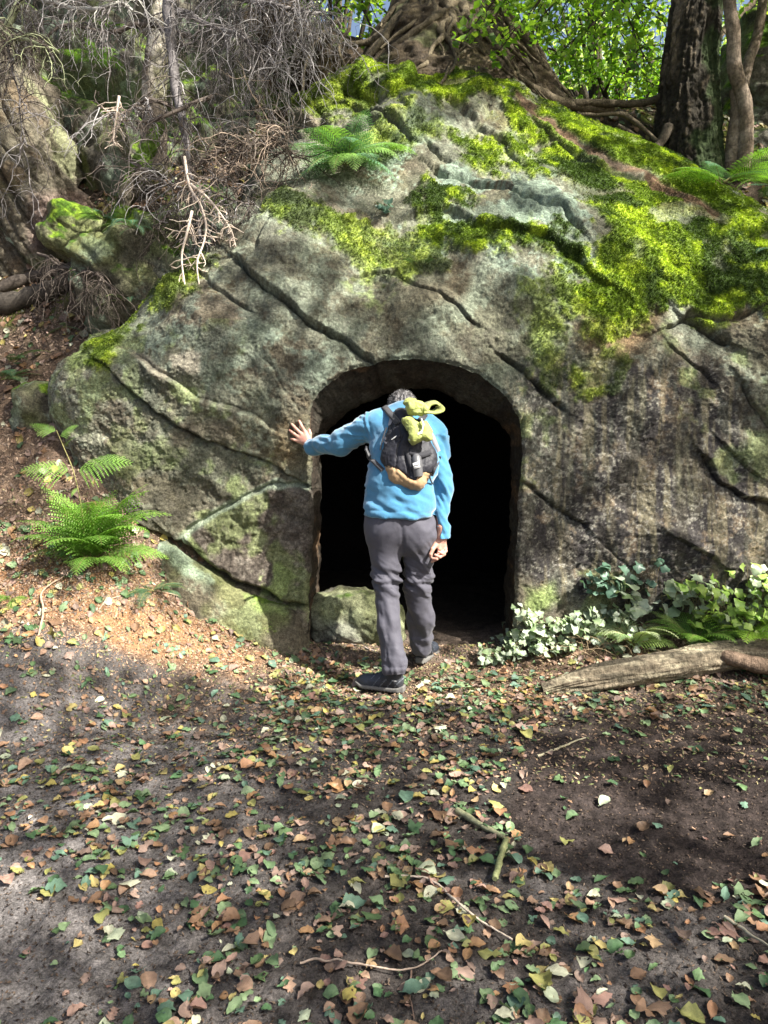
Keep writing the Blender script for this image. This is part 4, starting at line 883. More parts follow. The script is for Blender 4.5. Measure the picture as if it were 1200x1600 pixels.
lv, lf = surface_net(lhand, wrist - [.16, .12, .07], wrist + [.07, .12, .17], .0028)
# right hand hanging, palm turned back, fingers curled
rw = P(690, 840, 4.21)
def rhand(p):
    Q = lambda u, v, Y: P(u, v, Y)
    d_ = sunion([rcone(p, rw, Q(686 + 3.2 * k, 858 - .6 * abs(k - 1), 4.20 + .012 * (k - 1)), .020, .0125) for k in range(4)], .014)
    d_ = smin(d_, rcone(p, rw + [0, 0, .06], rw, .028, .025), .02)
    F = [((686,861,4.195),(684,869,4.17),(679,875,4.155),(675,877.5,4.165)), ((690,861,4.20),(689,868,4.165),(682,873.5,4.148),(676,872.5,4.152)),
         ((694,860,4.21),(694,866,4.17),(687,870.5,4.148),(680,867,4.15)), ((696,857,4.22),(697,861,4.18),(691,865,4.155),(685,862,4.15))]
    for pts, r in zip(F, (.0098, .0102, .0096, .0084)):
        q = [Q(*a) for a in pts]; d_ = smin(d_, sunion([rcone(p, q[k], q[k + 1], r * (1.08 - .1 * k), r * (1 - .1 * k)) for k in range(3)], .003), .004)
    t = [Q(683,848,4.195), Q(676,858,4.17), Q(673,866,4.16), Q(673,871,4.165)]
    return smin(d_, sunion([rcone(p, t[0], t[1], .017, .0125), rcone(p, t[1], t[2], .0122, .0102), rcone(p, t[2], t[3], .0102, .0085)], .004), .008)
rv_, rf_ = surface_net(rhand, rw + [-.09, -.14, -.17], rw + [.07, .07, .08], .0028)
av = np.vstack([bv, lv, rv_]); af = np.vstack([bf, lf + len(bv), rf_ + len(bv) + len(lv)])
sc_ = np.tile([.50, .28, .21], (len(av), 1)); sc_ = blend(sc_, [.52, .20, .16], sstep(0, .5, fbm(av * 45, 2, 831)) * .5)
child('body', mesh_np('body', av, af, M_skin, sc_), man)
# hair: short, dark grey, ruffled
def hairf(p):
    d_ = ell(p, hd + ht * .028 - hf * .004, (.088, .106, .113), Rh3); q = p - hd; fr_ = q @ hf; tp = q @ ht
    return np.maximum(d_, np.maximum(.02 - tp - .06 * sstep(.02, -.03, fr_) * 1.6, fr_ - .085 - tp * .2))
v, f = surface_net(hairf, hd - .2, hd + .2, .004); n_ = vnormals(v, f)
loc = (v - hd) @ Rh3; v = v + n_ * (.006 * ridged(loc * np.array([95, 26, 26]), 3, 835) + .004 * fbm(v * 60, 2, 836))[:, None]
hc = np.tile([.035, .032, .032], (len(v), 1)); hc = blend(hc, [.22, .21, .21], sstep(0, .5, fbm(loc * np.array([190, 30, 30]), 2, 838)) * .7)
hair = child('hair', mesh_np('hair', v, f, M_hair, hc), man)
mb = MB(); rr = np.random.default_rng(3); hv = v[(loc[:, 2] > -.02)]; hn = n_[(loc[:, 2] > -.02)]
for k in rr.integers(0, len(hv), 1500):
    a = hv[k]; d_ = unit(hn[k] * .5 + hf * rr.uniform(.0, .6) + hr * rr.normal() * .4 + ht * rr.normal() * .3); mb.tube([a, a + d_ * .007, a + d_ * .013 + hf * .003], [.0007, .0006, .0002], np.array([.03, .028, .028]) if rr.random() < .6 else np.array([.26, .25, .25]), k=3, cap=False)
child('hair_strands', mb.mesh('hair_strands', M_hair), hair)
# --- shoes
def shoe(hx, hy, ang, gz, L, name):
    d_ = np.array([math.cos(ang), math.sin(ang), 0]); s = np.array([-d_[1], d_[0], 0]); o = np.array([hx, hy, gz]); z = np.array([0, 0, 1.])
    Rm = np.stack([d_, s, z], 1)
    loc = lambda p: (p - o) @ Rm
    def wid(x): return np.interp(x, [-.03, 0, .06, .13, .19, .23, .26, .275], [.02, .033, .036, .040, .049, .045, .028, .008]) * (L / .28)
    def sole(p):
        q = loc(p); x = q[:, 0]; w_ = wid(x); top = .030 - .006 * sstep(.02, .12, x) + .010 * sstep(.2, .27, x) + .012 * sstep(.01, -.03, x); bt = .002 + .016 * sstep(.19, .28, x)
        lug = .004 * (np.sin(x * 330) > 0)
        return np.maximum.reduce([np.abs(q[:, 1]) - w_ - .004, q[:, 2] - top, bt + lug - q[:, 2], -.034 - x, x - .276]) 
    def upper(p):
        q = loc(p); a = lambda x, y, zz: o + d_ * x + s * y + z * zz
        u_ = sunion([rcone(p, a(.01, 0, .055), a(.10, 0, .060), .036, .041, s, 1.1), rcone(p, a(.10, 0, .055), a(.20, 0, .038), .042, .038, z, 1.1), rcone(p, a(.20, 0, .036), a(.232, 0, .032), .040, .030), rcone(p, a(.015, 0, .07), a(.02, 0, .115), .037, .040), rcone(p, a(.03, 0, .10), a(.075, 0, .085), .038, .036)], .022)
        return np.maximum(np.maximum(u_, .020 - q[:, 2]), q[:, 2] - .125)
    lo, hi = o - [.32, .32, .03], o + [.32, .32, .16]
    t = empty  # noqa
    v, f = surface_net(upper, lo, hi, .005); q = loc(v); n_ = vnormals(v, f)
    c = np.tile([.042, .050, .068], (len(v), 1)); mesh_ = fbm(v * 90, 2, 841)
    c = blend(c, [.030, .032, .038], sstep(.11, .09, q[:, 0]))
    ln = np.minimum(np.abs(np.sin((q[:, 0] * 1.0 + q[:, 2] * .8) * 75)) , 1); c = blend(c, [.22, .24, .27], (ln < .13) * (q[:, 0] < .16) * (q[:, 2] < .085) * .7)
    c = blend(c, [.62, .63, .63], ((np.abs(q[:, 2] - .078) < .0035) & (np.abs(q[:, 0] - .012) < .012)) * .8)
    v = v + n_ * (.0025 * (ln < .2) * (q[:, 0] < .17) + .002 * fbm(v * 60, 2, 843))[:, None]
    me = mesh_np(name, v, f, M_shoe, c); sh = child(name, me, man)
    v, f = surface_net(sole, lo, hi, .005); sc2 = mesh_np('sole', v, f, M_rub); child('sole', sc2, sh)
    mb = MB()
    for k in range(6):
        x = .085 + .022 * k; zz = .098 - .0075 * k; w2 = .022
        mb.tube([o + d_ * x - s * w2 + z * zz, o + d_ * (x + .008) + z * (zz + .012), o + d_ * x + s * w2 + z * zz], .0028, (.05, .06, .08), k=5)
    child('lace', mb.mesh('lace', M_shoe), sh)
a1 = P(622, 1085, 4.03); shoe(a1[0] + .005, 4.05, R(180 - 24), h1(a1[0], 4.05) + .006, .28, 'shoe')
a2 = P(658, 1043, 4.44); shoe(a2[0] + .0, 4.47, R(66), h1(a2[0], 4.47) + .006, .28, 'shoe')

# ------------------------------------------------------------------ backpack and what is strapped to it
bk = unit(np.array([0, .93, -.36])); upb = unit(np.array([0, .36, .93]))
def BP(u, v, o=0.0):      # a point on the plane of the man's back, o metres out towards the viewer
    base_ = P(632, 700, 4.205); d_ = P(u, v, 4.) - CAM; n2 = tn
    t = ((base_ - CAM) @ n2) / (d_ @ n2); return CAM + d_ * t - n2 * o
pack = empty('backpack', tuple(P(640, 700, 4.13)), 'small dark daypack with a tan bottom on the back of the man', 'backpack')
def packf(p):
    d_ = sunion([rcone(p, BP(628, 654), BP(632, 690), .062, .100, tn, 1.25), rcone(p, BP(632, 690), BP(640, 722), .104, .112, tn, 1.3), rcone(p, BP(617, 715), BP(628, 738), .080, .082, tn, 1.15), rcone(p, BP(640, 735), BP(664, 732), .068, .062, tn, 1.1), ell(p, BP(648, 752), (.066, .07, .048)), rcone(p, BP(650, 668), BP(668, 715), .045, .055, tn, 1.1)], .04)
    return d_
v, f = surface_net(packf, BP(640, 700) - [.28, .3, .32], BP(640, 700) + [.28, .25, .32], .005); n_ = vnormals(v, f); p = PX(v)
tanb = poly_sd(p, [(585,738),(605,728),(622,733),(640,748),(650,752),(655,742),(664,738),(676,742),(700,730),(700,800),(585,800)]) < 0
dsp = .007 * fbm(np.column_stack([v[:, 0] * 14 - v[:, 2] * 3, v[:, 1] * 6, v[:, 2] * 6]), 3, 851) + .002 * fbm(v * 60, 2, 852)
for ln in ([(616,642),(622,660),(628,680),(622,700),(618,735)], [(612,665),(618,690),(630,682)], [(640,700),(634,720),(640,742)]): dsp -= .006 * np.exp(-(poly_dist(p, ln)[0] / 1.6) ** 2)
lowb = poly_dist(p, [(588,738),(605,729),(622,733),(640,748),(650,752),(656,742),(664,738),(676,742),(692,735)])[0]; dsp -= .006 * np.exp(-(lowb / 1.5) ** 2)
dsp += tanb * .006 * ridged(np.column_stack([v[:, 0] * 14 + v[:, 2] * 18, v[:, 1] * 5, v[:, 2] * 9]), 2, 853)
v = v + n_ * dsp[:, None]
ft = tanb[f].sum(1) >= 2
def sub(v, f, m):
    ff = f[m]; u_, inv_ = np.unique(ff, return_inverse=True); return v[u_], inv_.reshape(ff.shape)
sv, sf = sub(v, f, ~ft); child('pack_body', mesh_np('pack_body', sv, sf, M_pack), pack)
sv, sf = sub(v, f, ft); child('pack_base', mesh_np('pack_base', sv, sf, M_tan), pack)
def SP(u, v, off=.004, fn=None):
    dd = unit(P(u, v, 4.) - CAM); t = 3.6; fn = fn or (lambda q: min(fleece(q)[0], packf(q)[0]))
    for _ in range(60):
        s_ = fn((CAM + dd * t)[None])
        if s_ < off: break
        t += max(.6 * (s_ - off), .001)
        if t > 5: return BP(u, v, .08)
    return CAM + dd * t
def ribbon(mb, pts, w_, th=.003, n=24, face=None, c=(1, 1, 1)):
    p = bend(pts, n); t = unit(np.gradient(p, axis=0)); nn_ = -tn if face is None else np.asarray(face); s = unit(np.cross(t, np.tile(nn_, (n, 1)))); o = np.cross(s, t)
    v = np.stack([p - s * w_ / 2 - o * th, p + s * w_ / 2 - o * th, p + s * w_ / 2 + o * th, p - s * w_ / 2 + o * th], 1).reshape(-1, 3)
    i = np.arange(n - 1)[:, None] * 4; j = np.arange(4)[None]; j2 = (j + 1) % 4; mb.add(v, np.stack([i + j, i + j2, i + 4 + j2, i + 4 + j], -1).reshape(-1, 4), c)
    mb.add(v[:4], [[3, 2, 1, 0]], c); mb.add(v[-4:], [[0, 1, 2, 3]], c)
def strap(name, pts, w_, mat=M_strap, th=.003, face=None): mb = MB(); ribbon(mb, pts, w_, th, face=face); child(name, mb.mesh(name, mat, False), pack)
strap('shoulder_strap', [SP(*q, .006) for q in ((600,636),(605,641),(611,648),(618,656),(622,662))], .035, th=.006); strap('shoulder_strap', [SP(*q, .006) for q in ((664,648),(661,652),(656,658))], .035, th=.006)
strap('side_strap', [SP(*q, .004) for q in ((572,707),(577,714),(584,721),(591,728),(598,735))], .026, th=.003); strap('side_strap', [SP(*q, .005) for q in ((688,713),(685,722),(680,732),(675,744))], .014)
strap('webbing', [SP(*q, .006) for q in ((604,668),(599,682),(596,694),(594,703))], .007); strap('buckle_strap', [SP(*q, .006) for q in ((636,705),(639,716),(642,726),(645,734))], .024)
strap('loose_strap', [SP(*q, .006) for q in ((671,743),(673,750),(676,756))], .008)
for pl in ([(609,652),(612,649),(614,656),(610,664),(606,665)], [(600,682),(604,684),(603,688),(600,686)], [(599,687),(605,692),(603,694),(599,690)]):
    dv = np.array([SP(x, y, .004) for x, y in pl]); mb = MB(); mb.add(np.vstack([dv, dv.mean(0) - unit(dv.mean(0) - CAM) * .003]), [[(k + 1) % len(dv), k, len(dv)] for k in range(len(dv))])
    child('pale_patch', mb.mesh('pale_patch', M_grey, False), pack)
strap('zip_tab', [SP(*q, .005) for q in ((612,687),(616,684),(620,681))], .005, M_white)
for q_ in ([(612,664),(615,675),(612,688)], [(613,690),(620,693),(627,686),(629,676)], [(604,705),(603,720),(605,730)], [(614,704),(620,716),(618,728)]):
    mb = MB(); mb.tube(bend([SP(*a, .0) for a in q_], 16), .0035, (1, 1, 1), k=5); child('seam_piping', mb.mesh('seam_piping', M_pack), pack)
for q_ in ([(641,704),(655,708),(672,703)], [(643,709),(656,713),(672,708)], [(648,703),(650,712)], [(655,704),(657,715)], [(664,703),(665,712)], [(641,663),(656,666),(672,669)], [(644,666),(658,663),(670,662)]):
    mb = MB(); mb.tube(bend([SP(*a, .006) for a in q_], 12), .0026, (1, 1, 1), k=5); child('bungee_cord', mb.mesh('bungee_cord', M_strap), pack)
strap('side_panel', [SP(*q, .004) for q in ((668,672),(675,684),(680,696),(684,706))], .035, M_grey)
strap('pocket_net', [SP(*q, .01) for q in ((640,706),(656,711),(673,706))], .030, th=.003)
# bottle in the front pocket
btl = empty('bottle', tuple(BP(652,727,.1)), 'dark grey cylinder shaped bottle with a small printed label in the pack pocket', 'bottle')
mb = MB(); mb.tube([SP(650,712,.0), SP(650.5,715,.005), SP(652,730,.008), SP(654,744,.0)], [.018, .027, .028, .026], (1, 1, 1), k=24); child('flask', mb.mesh('flask', M_bottle), btl)
BO = SP(651.5, 727, .038)
def BQ(a, b, o=0): d_ = CAM - BO; return BO + np.array([1., 0, 0]) * (a - 652) * .0036 + np.array([0, 0, 1.]) * (727 - b) * .0036 - tn * o
mb = MB(); ribbon(mb, [BQ(647,728.5,-.002), BQ(651.5,727,.001), BQ(656,725.5,-.002)], .034, .0008, 10); child('label', mb.mesh('label', M_white, False), btl)
for (a, b) in (((648.2,731),(651,730)), ((651,727.5),(655,726)), ((648.5,727),(650.2,726.4))):
    mb = MB(); ribbon(mb, [BQ(*a,.002), BQ(*b,.0022)], .005, .0008, 4); child('print', mb.mesh('print', M_strap, False), btl)
# lime coloured garment bundled under the cord
lime = empty('lime_garment', tuple(BP(655,668,.12)), 'lime yellow garment bundled and folded under the cord of the backpack', 'garment')
def lf1(p):
    q = p + .010 * np.column_stack([fbm(p * 16, 2, 861), fbm(p * 16, 2, 862), fbm(p * 16, 2, 863)])
    return sunion([rcone(q, BP(640,641,.10), BP(650,652,.11), .026, .030), rcone(q, BP(640,650,.10), BP(662,651,.12), .024, .020), ell(q, BP(648,649,.11), (.050, .03, .035))], .015)
v, f = surface_net(lf1, BP(650,650,.11) - .15, BP(650,650,.11) + .15, .0045); n_ = vnormals(v, f); v = v + n_ * (.016 * ridged(v * np.array([15, 10, 19]), 3, 865))[:, None]; child('upper_bundle', mesh_np('upper_bundle', v, f, M_lime), lime)
mb = MB(); ribbon(mb, [BP(660,652,.13), BP(667,645,.13), BP(678,642,.13), BP(685,646,.12), BP(684,652,.12), BP(676,656,.125), BP(667,656,.13), BP(661,656,.13)], .055, .004, 40, face=-tn * .3 + np.array([.35, 0, .9])); child('cloth_loop', mb.mesh('cloth_loop', M_lime), lime)
def lf2(p):
    q = p + .008 * np.column_stack([fbm(p * 18, 2, 871), fbm(p * 18, 2, 872), fbm(p * 18, 2, 873)])
    return sunion([rcone(q, BP(640,676,.115), BP(636,672,.115), .024, .024), rcone(q, BP(643,678,.12), BP(645,694,.13), .034, .030), rcone(q, BP(660,677,.12), BP(664,694,.13), .032, .032), ell(q, BP(655,697,.13), (.045, .03, .022))], .012)
v, f = surface_net(lf2, BP(652,683,.12) - .16, BP(652,683,.12) + .16, .0045); n_ = vnormals(v, f); v = v + n_ * (.014 * ridged(np.column_stack([v[:, 0] * 12 + v[:, 2] * 16, v[:, 1] * 8, v[:, 2] * 9 - v[:, 0] * 8]), 3, 875))[:, None]; child('lower_bundle', mesh_np('lower_bundle', v, f, M_lime), lime)
mb = MB(); ribbon(mb, [BP(656,670,.165), BP(659,680,.172), BP(656,693,.168)], .008, .002, 12); ribbon(mb, [BP(638,700,.14), BP(650,694,.165), BP(657,690,.17)], .012, .002, 12); child('trim', mb.mesh('trim', M_white, False), lime)

# ------------------------------------------------------------------ fallen leaves, litter and sticks
LEAFC = {'green': [(.09,.15,.06),(.12,.19,.09),(.06,.12,.05),(.17,.24,.12),(.11,.19,.13)], 'yellow': [(.34,.28,.08),(.28,.27,.09),(.24,.24,.08),(.38,.31,.12)], 'orange': [(.33,.19,.09),(.32,.22,.12),(.28,.15,.08)],
         'brown': [(.22,.13,.075),(.16,.10,.06),(.28,.18,.12),(.20,.14,.11)], 'pink': [(.32,.22,.17),(.28,.18,.14),(.24,.14,.11)], 'pale': [(.42,.42,.30),(.34,.38,.26)]}
def leaf_shape(kind, r):
    """one curled leaf of unit length: two rows of cells either side of the midrib"""
    n = 9; t = np.linspace(0, 1, n); wd = {'oval': .34, 'round': .44, 'long': .24}[kind] * np.sin(np.pi * t ** .85) ** .75
    wd = wd * (1 + .045 * np.array([(-1) ** k for k in range(n)])) * (1 + (r.random() < .3) * .3 * r.normal(size=n)) ; cu = r.uniform(-.9, 1.2); ed = r.uniform(-.3, 1.0); tw = r.uniform(-.7, .7)
    rows = []
    for s, o in ((-1, 1), (-.5, .5), (0, 0), (.5, .5), (1, 1)):
        x = t - .5 + .05 * o * (t - .3); y = s * wd; z = cu * (t - .5) ** 2 * .6 + ed * (np.abs(s) ** 1.6) * wd * .7 + tw * y * (t - .5) + .045 * r.normal(size=n) * o
        rows.append(np.column_stack([x, y, z]))
    v = np.vstack(rows); f = grid_faces(5, n); v[:, 2] -= v[:, 2].min()
    vv = np.vstack([v, [[-.5, 0, v[2 * n, 2]], [-.66, .02, v[2 * n, 2] + .05], [-.66, .045, v[2 * n, 2] + .05], [-.5, .02, v[2 * n, 2]]]]); f = np.vstack([f, [[5 * n, 5 * n + 1, 5 * n + 2, 5 * n + 3]]])
    shade = np.concatenate([np.where(np.tile([1, .92, 1.18, .92, 1], (n, 1)).T.ravel() > 1.1, 1.2, 1.0) * r.uniform(.85, 1.15, 5 * n), [1.2] * 4])
    return vv, f, shade
lr = np.random.default_rng(21)
SHAPES = [leaf_shape(k, lr) for k in ('oval', 'oval', 'round', 'oval', 'long', 'round', 'oval', 'oval', 'round', 'oval', 'long', 'oval', 'long', 'round', 'oval', 'oval', 'long', 'round')]
def dens(p):
    u, v = p[:, 0], p[:, 1]
    d = .75 * np.ones(len(p)); d *= 1 - .86 * (poly_sd(p, [(850,1140),(1260,1110),(1260,1360),(1000,1400),(820,1330),(780,1240)]) < 0)
    d *= 1 - .5 * (poly_sd(p, [(-60,960),(330,1040),(420,1100),(300,1180),(-60,1220)]) < 0); d *= 1 - .6 * (poly_sd(p, [(-60,1330),(140,1350),(160,1500),(60,1700),(-60,1700)]) < 0)
    d *= 1 + 1.0 * (poly_sd(p, [(480,1045),(860,1060),(960,1110),(760,1160),(420,1140),(380,1090)]) < 0); d *= 1 + .5 * (poly_sd(p, [(600,1330),(860,1300),(1000,1640),(600,1640)]) < 0)
    d *= 1 - .85 * (poly_sd(p, [(500,930),(800,930),(790,1010),(740,1035),(480,1025)]) < 0)
    return d * (.7 + .6 * sstep(-.3, .4, fbm(np.column_stack([u / 90, v / 60, u * 0]), 2, 881)))
cand = np.column_stack([lr.uniform(-2.4, 3.2, 26000), lr.uniform(1.35, 4.75, 26000)]); z = H(cand); pp = PX(np.column_stack([cand, z]))
ok = (lr.random(26000) < dens(pp) * .58) & (pp[:, 0] > -150) & (pp[:, 0] < 1350) & (pp[:, 1] < 1750)
foot = (np.hypot(cand[:, 0] - .02, cand[:, 1] - 4.1) < .17) | (np.hypot(cand[:, 0] - .24, cand[:, 1] - 4.5) < .13)
ok &= ~foot & ~((cand[:, 1] > 4.55) & ((cand[:, 0] < -.5) | (cand[:, 0] > .9))); cand = cand[ok]; z = z[ok]; pp = pp[ok]
def terr_n(xy):
    e = .03; hx = (H(xy + [e, 0]) - H(xy - [e, 0])) / (2 * e); hy = (H(xy + [0, e]) - H(xy - [0, e])) / (2 * e); return unit(np.column_stack([-hx, -hy, np.ones(len(xy))]))
tnm = terr_n(cand); K_ = len(cand)
kinds = lr.choice(['green', 'yellow', 'orange', 'brown', 'pink', 'pale'], K_, p=[.38, .12, .10, .24, .11, .05]); size = lr.uniform(.028, .062, K_) * (1 + .12 * lr.normal(size=K_)); size = np.where(lr.random(K_) < .4, size * .55, size)
shp = lr.integers(0, len(SHAPES), K_); yaw = lr.uniform(0, 6.283, K_); tilt = lr.normal(size=(K_, 2)) * .17
score = size / np.linalg.norm(np.column_stack([cand, z]) - CAM, axis=1) ** 1.5 * ((pp[:, 0] > 5) & (pp[:, 0] < 1195) & (pp[:, 1] < 1590)); order = np.argsort(-score); solo = np.zeros(K_, bool); solo[order[:300]] = True
def leaf_xf(k):
    n_ = unit(tnm[k] + [tilt[k, 0], tilt[k, 1], 0]); a = unit(np.cross(n_, [math.sin(yaw[k]), -math.cos(yaw[k]), 0])); b = np.cross(n_, a); return np.stack([a, b, n_], 1)
KL = {'green': ('green oval leaf lying fresh among the fallen leaves in the foreground', 'green leaves on the path'), 'yellow': ('yellow leaf fallen on the dark soil of the foreground path', 'yellow leaves on the path'), 'orange': ('orange brown leaf fallen on the dark foreground path', 'orange leaves on the path'),
      'brown': ('dull brown withered leaf curled on the foreground path', 'brown leaves on the path'), 'pink': ('pinkish brown dry leaf lying on the foreground path', 'pinkish leaves on the path'), 'pale': ('pale grey green leaf lying underside up on the path', 'pale leaves on the path')}
from mathutils import Matrix
cache = {}; mbl = MB()
for k in range(K_):
    vv, f, sh = SHAPES[shp[k]]; cc = LEAFC[kinds[k]]; ci = int(lr.integers(len(cc))); X = leaf_xf(k); loc = np.array([cand[k, 0], cand[k, 1], z[k] + .003 + .008 * lr.random()])
    if solo[k]:
        key = (shp[k], kinds[k], ci)
        if key not in cache: cache[key] = mesh_np('fallen_leaf', vv, f, M_fallen, np.array(cc[ci]) * sh[:, None])
        o = link('fallen_leaf', cache[key], label=KL[kinds[k]][0], category='leaf', group=KL[kinds[k]][1])
        M = Matrix(((X[0, 0], X[0, 1], X[0, 2], loc[0]), (X[1, 0], X[1, 1], X[1, 2], loc[1]), (X[2, 0], X[2, 1], X[2, 2], loc[2]), (0, 0, 0, 1))) @ Matrix.Diagonal((size[k], size[k], size[k], 1)); o.matrix_world = M
    else: mbl.add((vv * size[k]) @ X.T + loc, f, np.clip(np.array(cc[ci]) * lr.uniform(.75, 1.2) * sh[:, None], 0, .8))
# leaves lying further up the banks
c2 = np.column_stack([lr.uniform(-4.2, 3.5, 9000), lr.uniform(3.3, 8.2, 9000)]); z2 = H(c2); p2_ = PX(np.column_stack([c2, z2])); ok = ((p2_[:, 0] < 330 + 120 * (p2_[:, 1] > 930)) | (p2_[:, 1] < 330)) & (p2_[:, 0] > -60) & (p2_[:, 0] < 1260) & (p2_[:, 1] < 1010)
c2 = c2[ok]; z2 = z2[ok]; n2_ = terr_n(c2); oran = poly_sd(p2_[ok], [(-60,880),(230,905),(430,1040),(180,1020),(-60,970)]) < 0
for k in range(len(c2)):
    if oran[k] and lr.random() < .75: continue
    kd_ = lr.choice(['brown', 'brown', 'pink', 'orange', 'yellow', 'green', 'pale']); vv, f, sh = SHAPES[int(lr.integers(len(SHAPES)))]; s_ = lr.uniform(.035, .075); n_ = unit(n2_[k] + lr.normal(size=3) * .3); y_a = lr.uniform(0, 6.28)
    a = unit(np.cross(n_, [math.sin(y_a), -math.cos(y_a), 0])); X = np.stack([a, np.cross(n_, a), n_], 1)
    mbl.add((vv * s_) @ X.T + [c2[k, 0], c2[k, 1], z2[k] + .006], f, np.array(LEAFC[kd_][0]) * lr.uniform(.5, 1.1) * sh[:, None])
link('leaf_litter', mbl.mesh('leaf_litter', M_fallen), kind='stuff')
# crumbs of litter: bud scales, needles, chips, clods
def crumbs(n, xr, yr, sz, cols, seed, keepf=None, long=1.0, name='litter_crumbs'):
    r = np.random.default_rng(seed); xy = np.column_stack([r.uniform(*xr, n), r.uniform(*yr, n)]); zc = H(xy); q = PX(np.column_stack([xy, zc]))
    ok = (q[:, 0] > -40) & (q[:, 0] < 1240) & (q[:, 1] < 1660)
    if keepf is not None: ok &= keepf(q, xy, r)
    xy, zc = xy[ok], zc[ok]; m = len(xy); pos = np.column_stack([xy, zc + .002 + r.uniform(0, .006, m)]); n_ = unit(terr_n(xy) + r.normal(size=(m, 3)) * .35); a, b, n_ = rot_frame(n_); an = r.uniform(0, 6.28, m)[:, None]
    t = a * np.cos(an) + b * np.sin(an); s = np.cross(n_, t); L = (r.uniform(.4, 1.4, m) * sz)[:, None]; W = L * r.uniform(.12, .6, m)[:, None] / long
    v = np.stack([pos - t * L * .5, pos + s * W * .5, pos + t * L * .5, pos - s * W * .5, pos + n_ * W * .45], 1).reshape(-1, 3); i = np.arange(m)[:, None] * 5
    c = np.asarray(cols)[r.integers(0, len(cols), m)] * r.uniform(.6, 1.3, (m, 1)); mb_ = MB(); mb_.add(v, np.vstack([i + [0, 1, 4], i + [1, 2, 4], i + [2, 3, 4], i + [3, 0, 4]]), np.repeat(c, 5, 0)); return mb_
inO = lambda q, xy, r: (poly_sd(q, [(-80,870),(60,835),(230,905),(300,945),(400,1010),(450,1045),(330,1055),(180,1030),(60,995),(-80,985)]) < r.normal(size=len(q)) * 8)
link('bud_scale_litter', crumbs(60000, (-2.6, -.2), (3.3, 4.7), .014, [(.42,.26,.15),(.50,.34,.22),(.34,.19,.10),(.28,.15,.08),(.46,.36,.24)], 31, inO, 1.6).mesh('bud_scale_litter', M_fallen, False), kind='stuff')
link('soil_crumbs', crumbs(42000, (-1.8, 2.4), (1.4, 4.7), .013, [(.06,.045,.035),(.10,.075,.06),(.04,.03,.025),(.16,.12,.09),(.20,.14,.10)], 32, None).mesh('soil_crumbs', M_soil, False), kind='stuff')
nearrock = lambda q, xy, r: (xy[:, 1] > 4.0 + r.normal(size=len(q)) * .25) | (r.random(len(q)) < .25)
link('litter_crumbs', crumbs(42000, (-2.6, 3.0), (3.0, 4.75), .022, [(.26,.17,.11),(.34,.22,.15),(.18,.12,.08),(.42,.28,.18),(.30,.26,.12),(.14,.16,.06)], 33, nearrock).mesh('litter_crumbs', M_fallen, False), kind='stuff')
link('bank_litter', crumbs(30000, (-4, -1.0), (3.9, 7.0), .030, [(.16,.11,.08),(.24,.16,.11),(.10,.07,.05),(.30,.22,.15)], 34, lambda q, xy, r: q[:, 1] < 960).mesh('bank_litter', M_fallen, False), kind='stuff')
# sticks on the path
def stick(label, uvs, r0, r1, c, name='stick', up=.008, k=6):
    pts = []
    for (u, v) in uvs:
        lo_, hi_ = 1.2, 9.0
        for _ in range(30):
            m_ = (lo_ + hi_) / 2; q = P(u, v, m_)
            if q[2] > h1(q[0], q[1]): lo_ = m_
            else: hi_ = m_
        q = P(u, v, lo_); pts.append([q[0], q[1], h1(q[0], q[1]) + up])
    p = bend(pts, 8 * len(pts)); p = p + .003 * np.column_stack([fbm(p * 30, 2, 7), fbm(p * 30, 2, 8), fbm(p * 30, 2, 9)]); mb_ = MB(); mb_.tube(p, np.linspace(r0, r1, len(p)) * (1 + .2 * fbm(p * 40, 2, 3)), c, k=k)
    me = mb_.mesh(name, M_twig); ce = p.mean(0); o = link(name, me, label=label, category=name)
    me.vertices.foreach_get('co', (b_ := np.zeros(len(me.vertices) * 3, np.float32))); b_ = (b_.reshape(-1, 3) - ce).astype(np.float32); me.vertices.foreach_set('co', b_.ravel()); o.location = ce
stick('short thick greenish stick lying slanted on the right of the path', [(715,1275),(750,1298),(788,1318)], .013, .009, (.24,.24,.14), up=.024)
stick('short mossy stick standing steeply below the other green stick', [(790,1322),(782,1350),(772,1382)], .012, .010, (.24,.26,.12), up=.022)
stick('long thin pale twig curving down to the right in the foreground', [(600,1380),(640,1378),(680,1388),(720,1425),(760,1455),(800,1478)], .0045, .003, (.42,.35,.28), 'twig', .022)
stick('thin brown twig in the bottom centre of the foreground', [(470,1512),(520,1510),(580,1520),(640,1525),(690,1495)], .0035, .002, (.30,.23,.18), 'twig', .02)
stick('thin upright twig crossing the bottom edge left of centre', [(642,1520),(640,1560),(648,1598)], .003, .002, (.18,.12,.09), 'twig')
stick('pale forked twig lying among leaves at the right edge', [(1130,1440),(1165,1465),(1205,1490)], .006, .003, (.40,.36,.26), 'twig', .02)
stick('long grey twig lying in the leaves left of the log', [(840,1185),(880,1168),(915,1155)], .006, .004, (.30,.27,.18), 'twig')
stick('thin twig in front of the stone in the doorway', [(505,1003),(540,1006),(572,1014),(590,1022)], .005, .003, (.45,.38,.32), 'twig')
stick('bent dry twig lying on the orange litter at left', [(60,1000),(68,960),(66,930),(100,905),(130,880)], .007, .004, (.34,.24,.17), 'twig', .02)
stick('thin dry twig lying across the sunlit litter below the fern', [(155,955),(170,940),(230,925),(290,935)], .004, .003, (.40,.28,.2), 'twig', .01)
stick('thin dark root running over the bank at the far left', [(0,300),(50,330),(90,365),(130,388)], .012, .008, (.14,.11,.08), 'twig', .02)
stick('dark rotting branch lying on the bank at left', [(-20,468),(60,440),(120,425),(170,405)], .055, .03, (.06,.048,.038), 'branch', .05, 9)
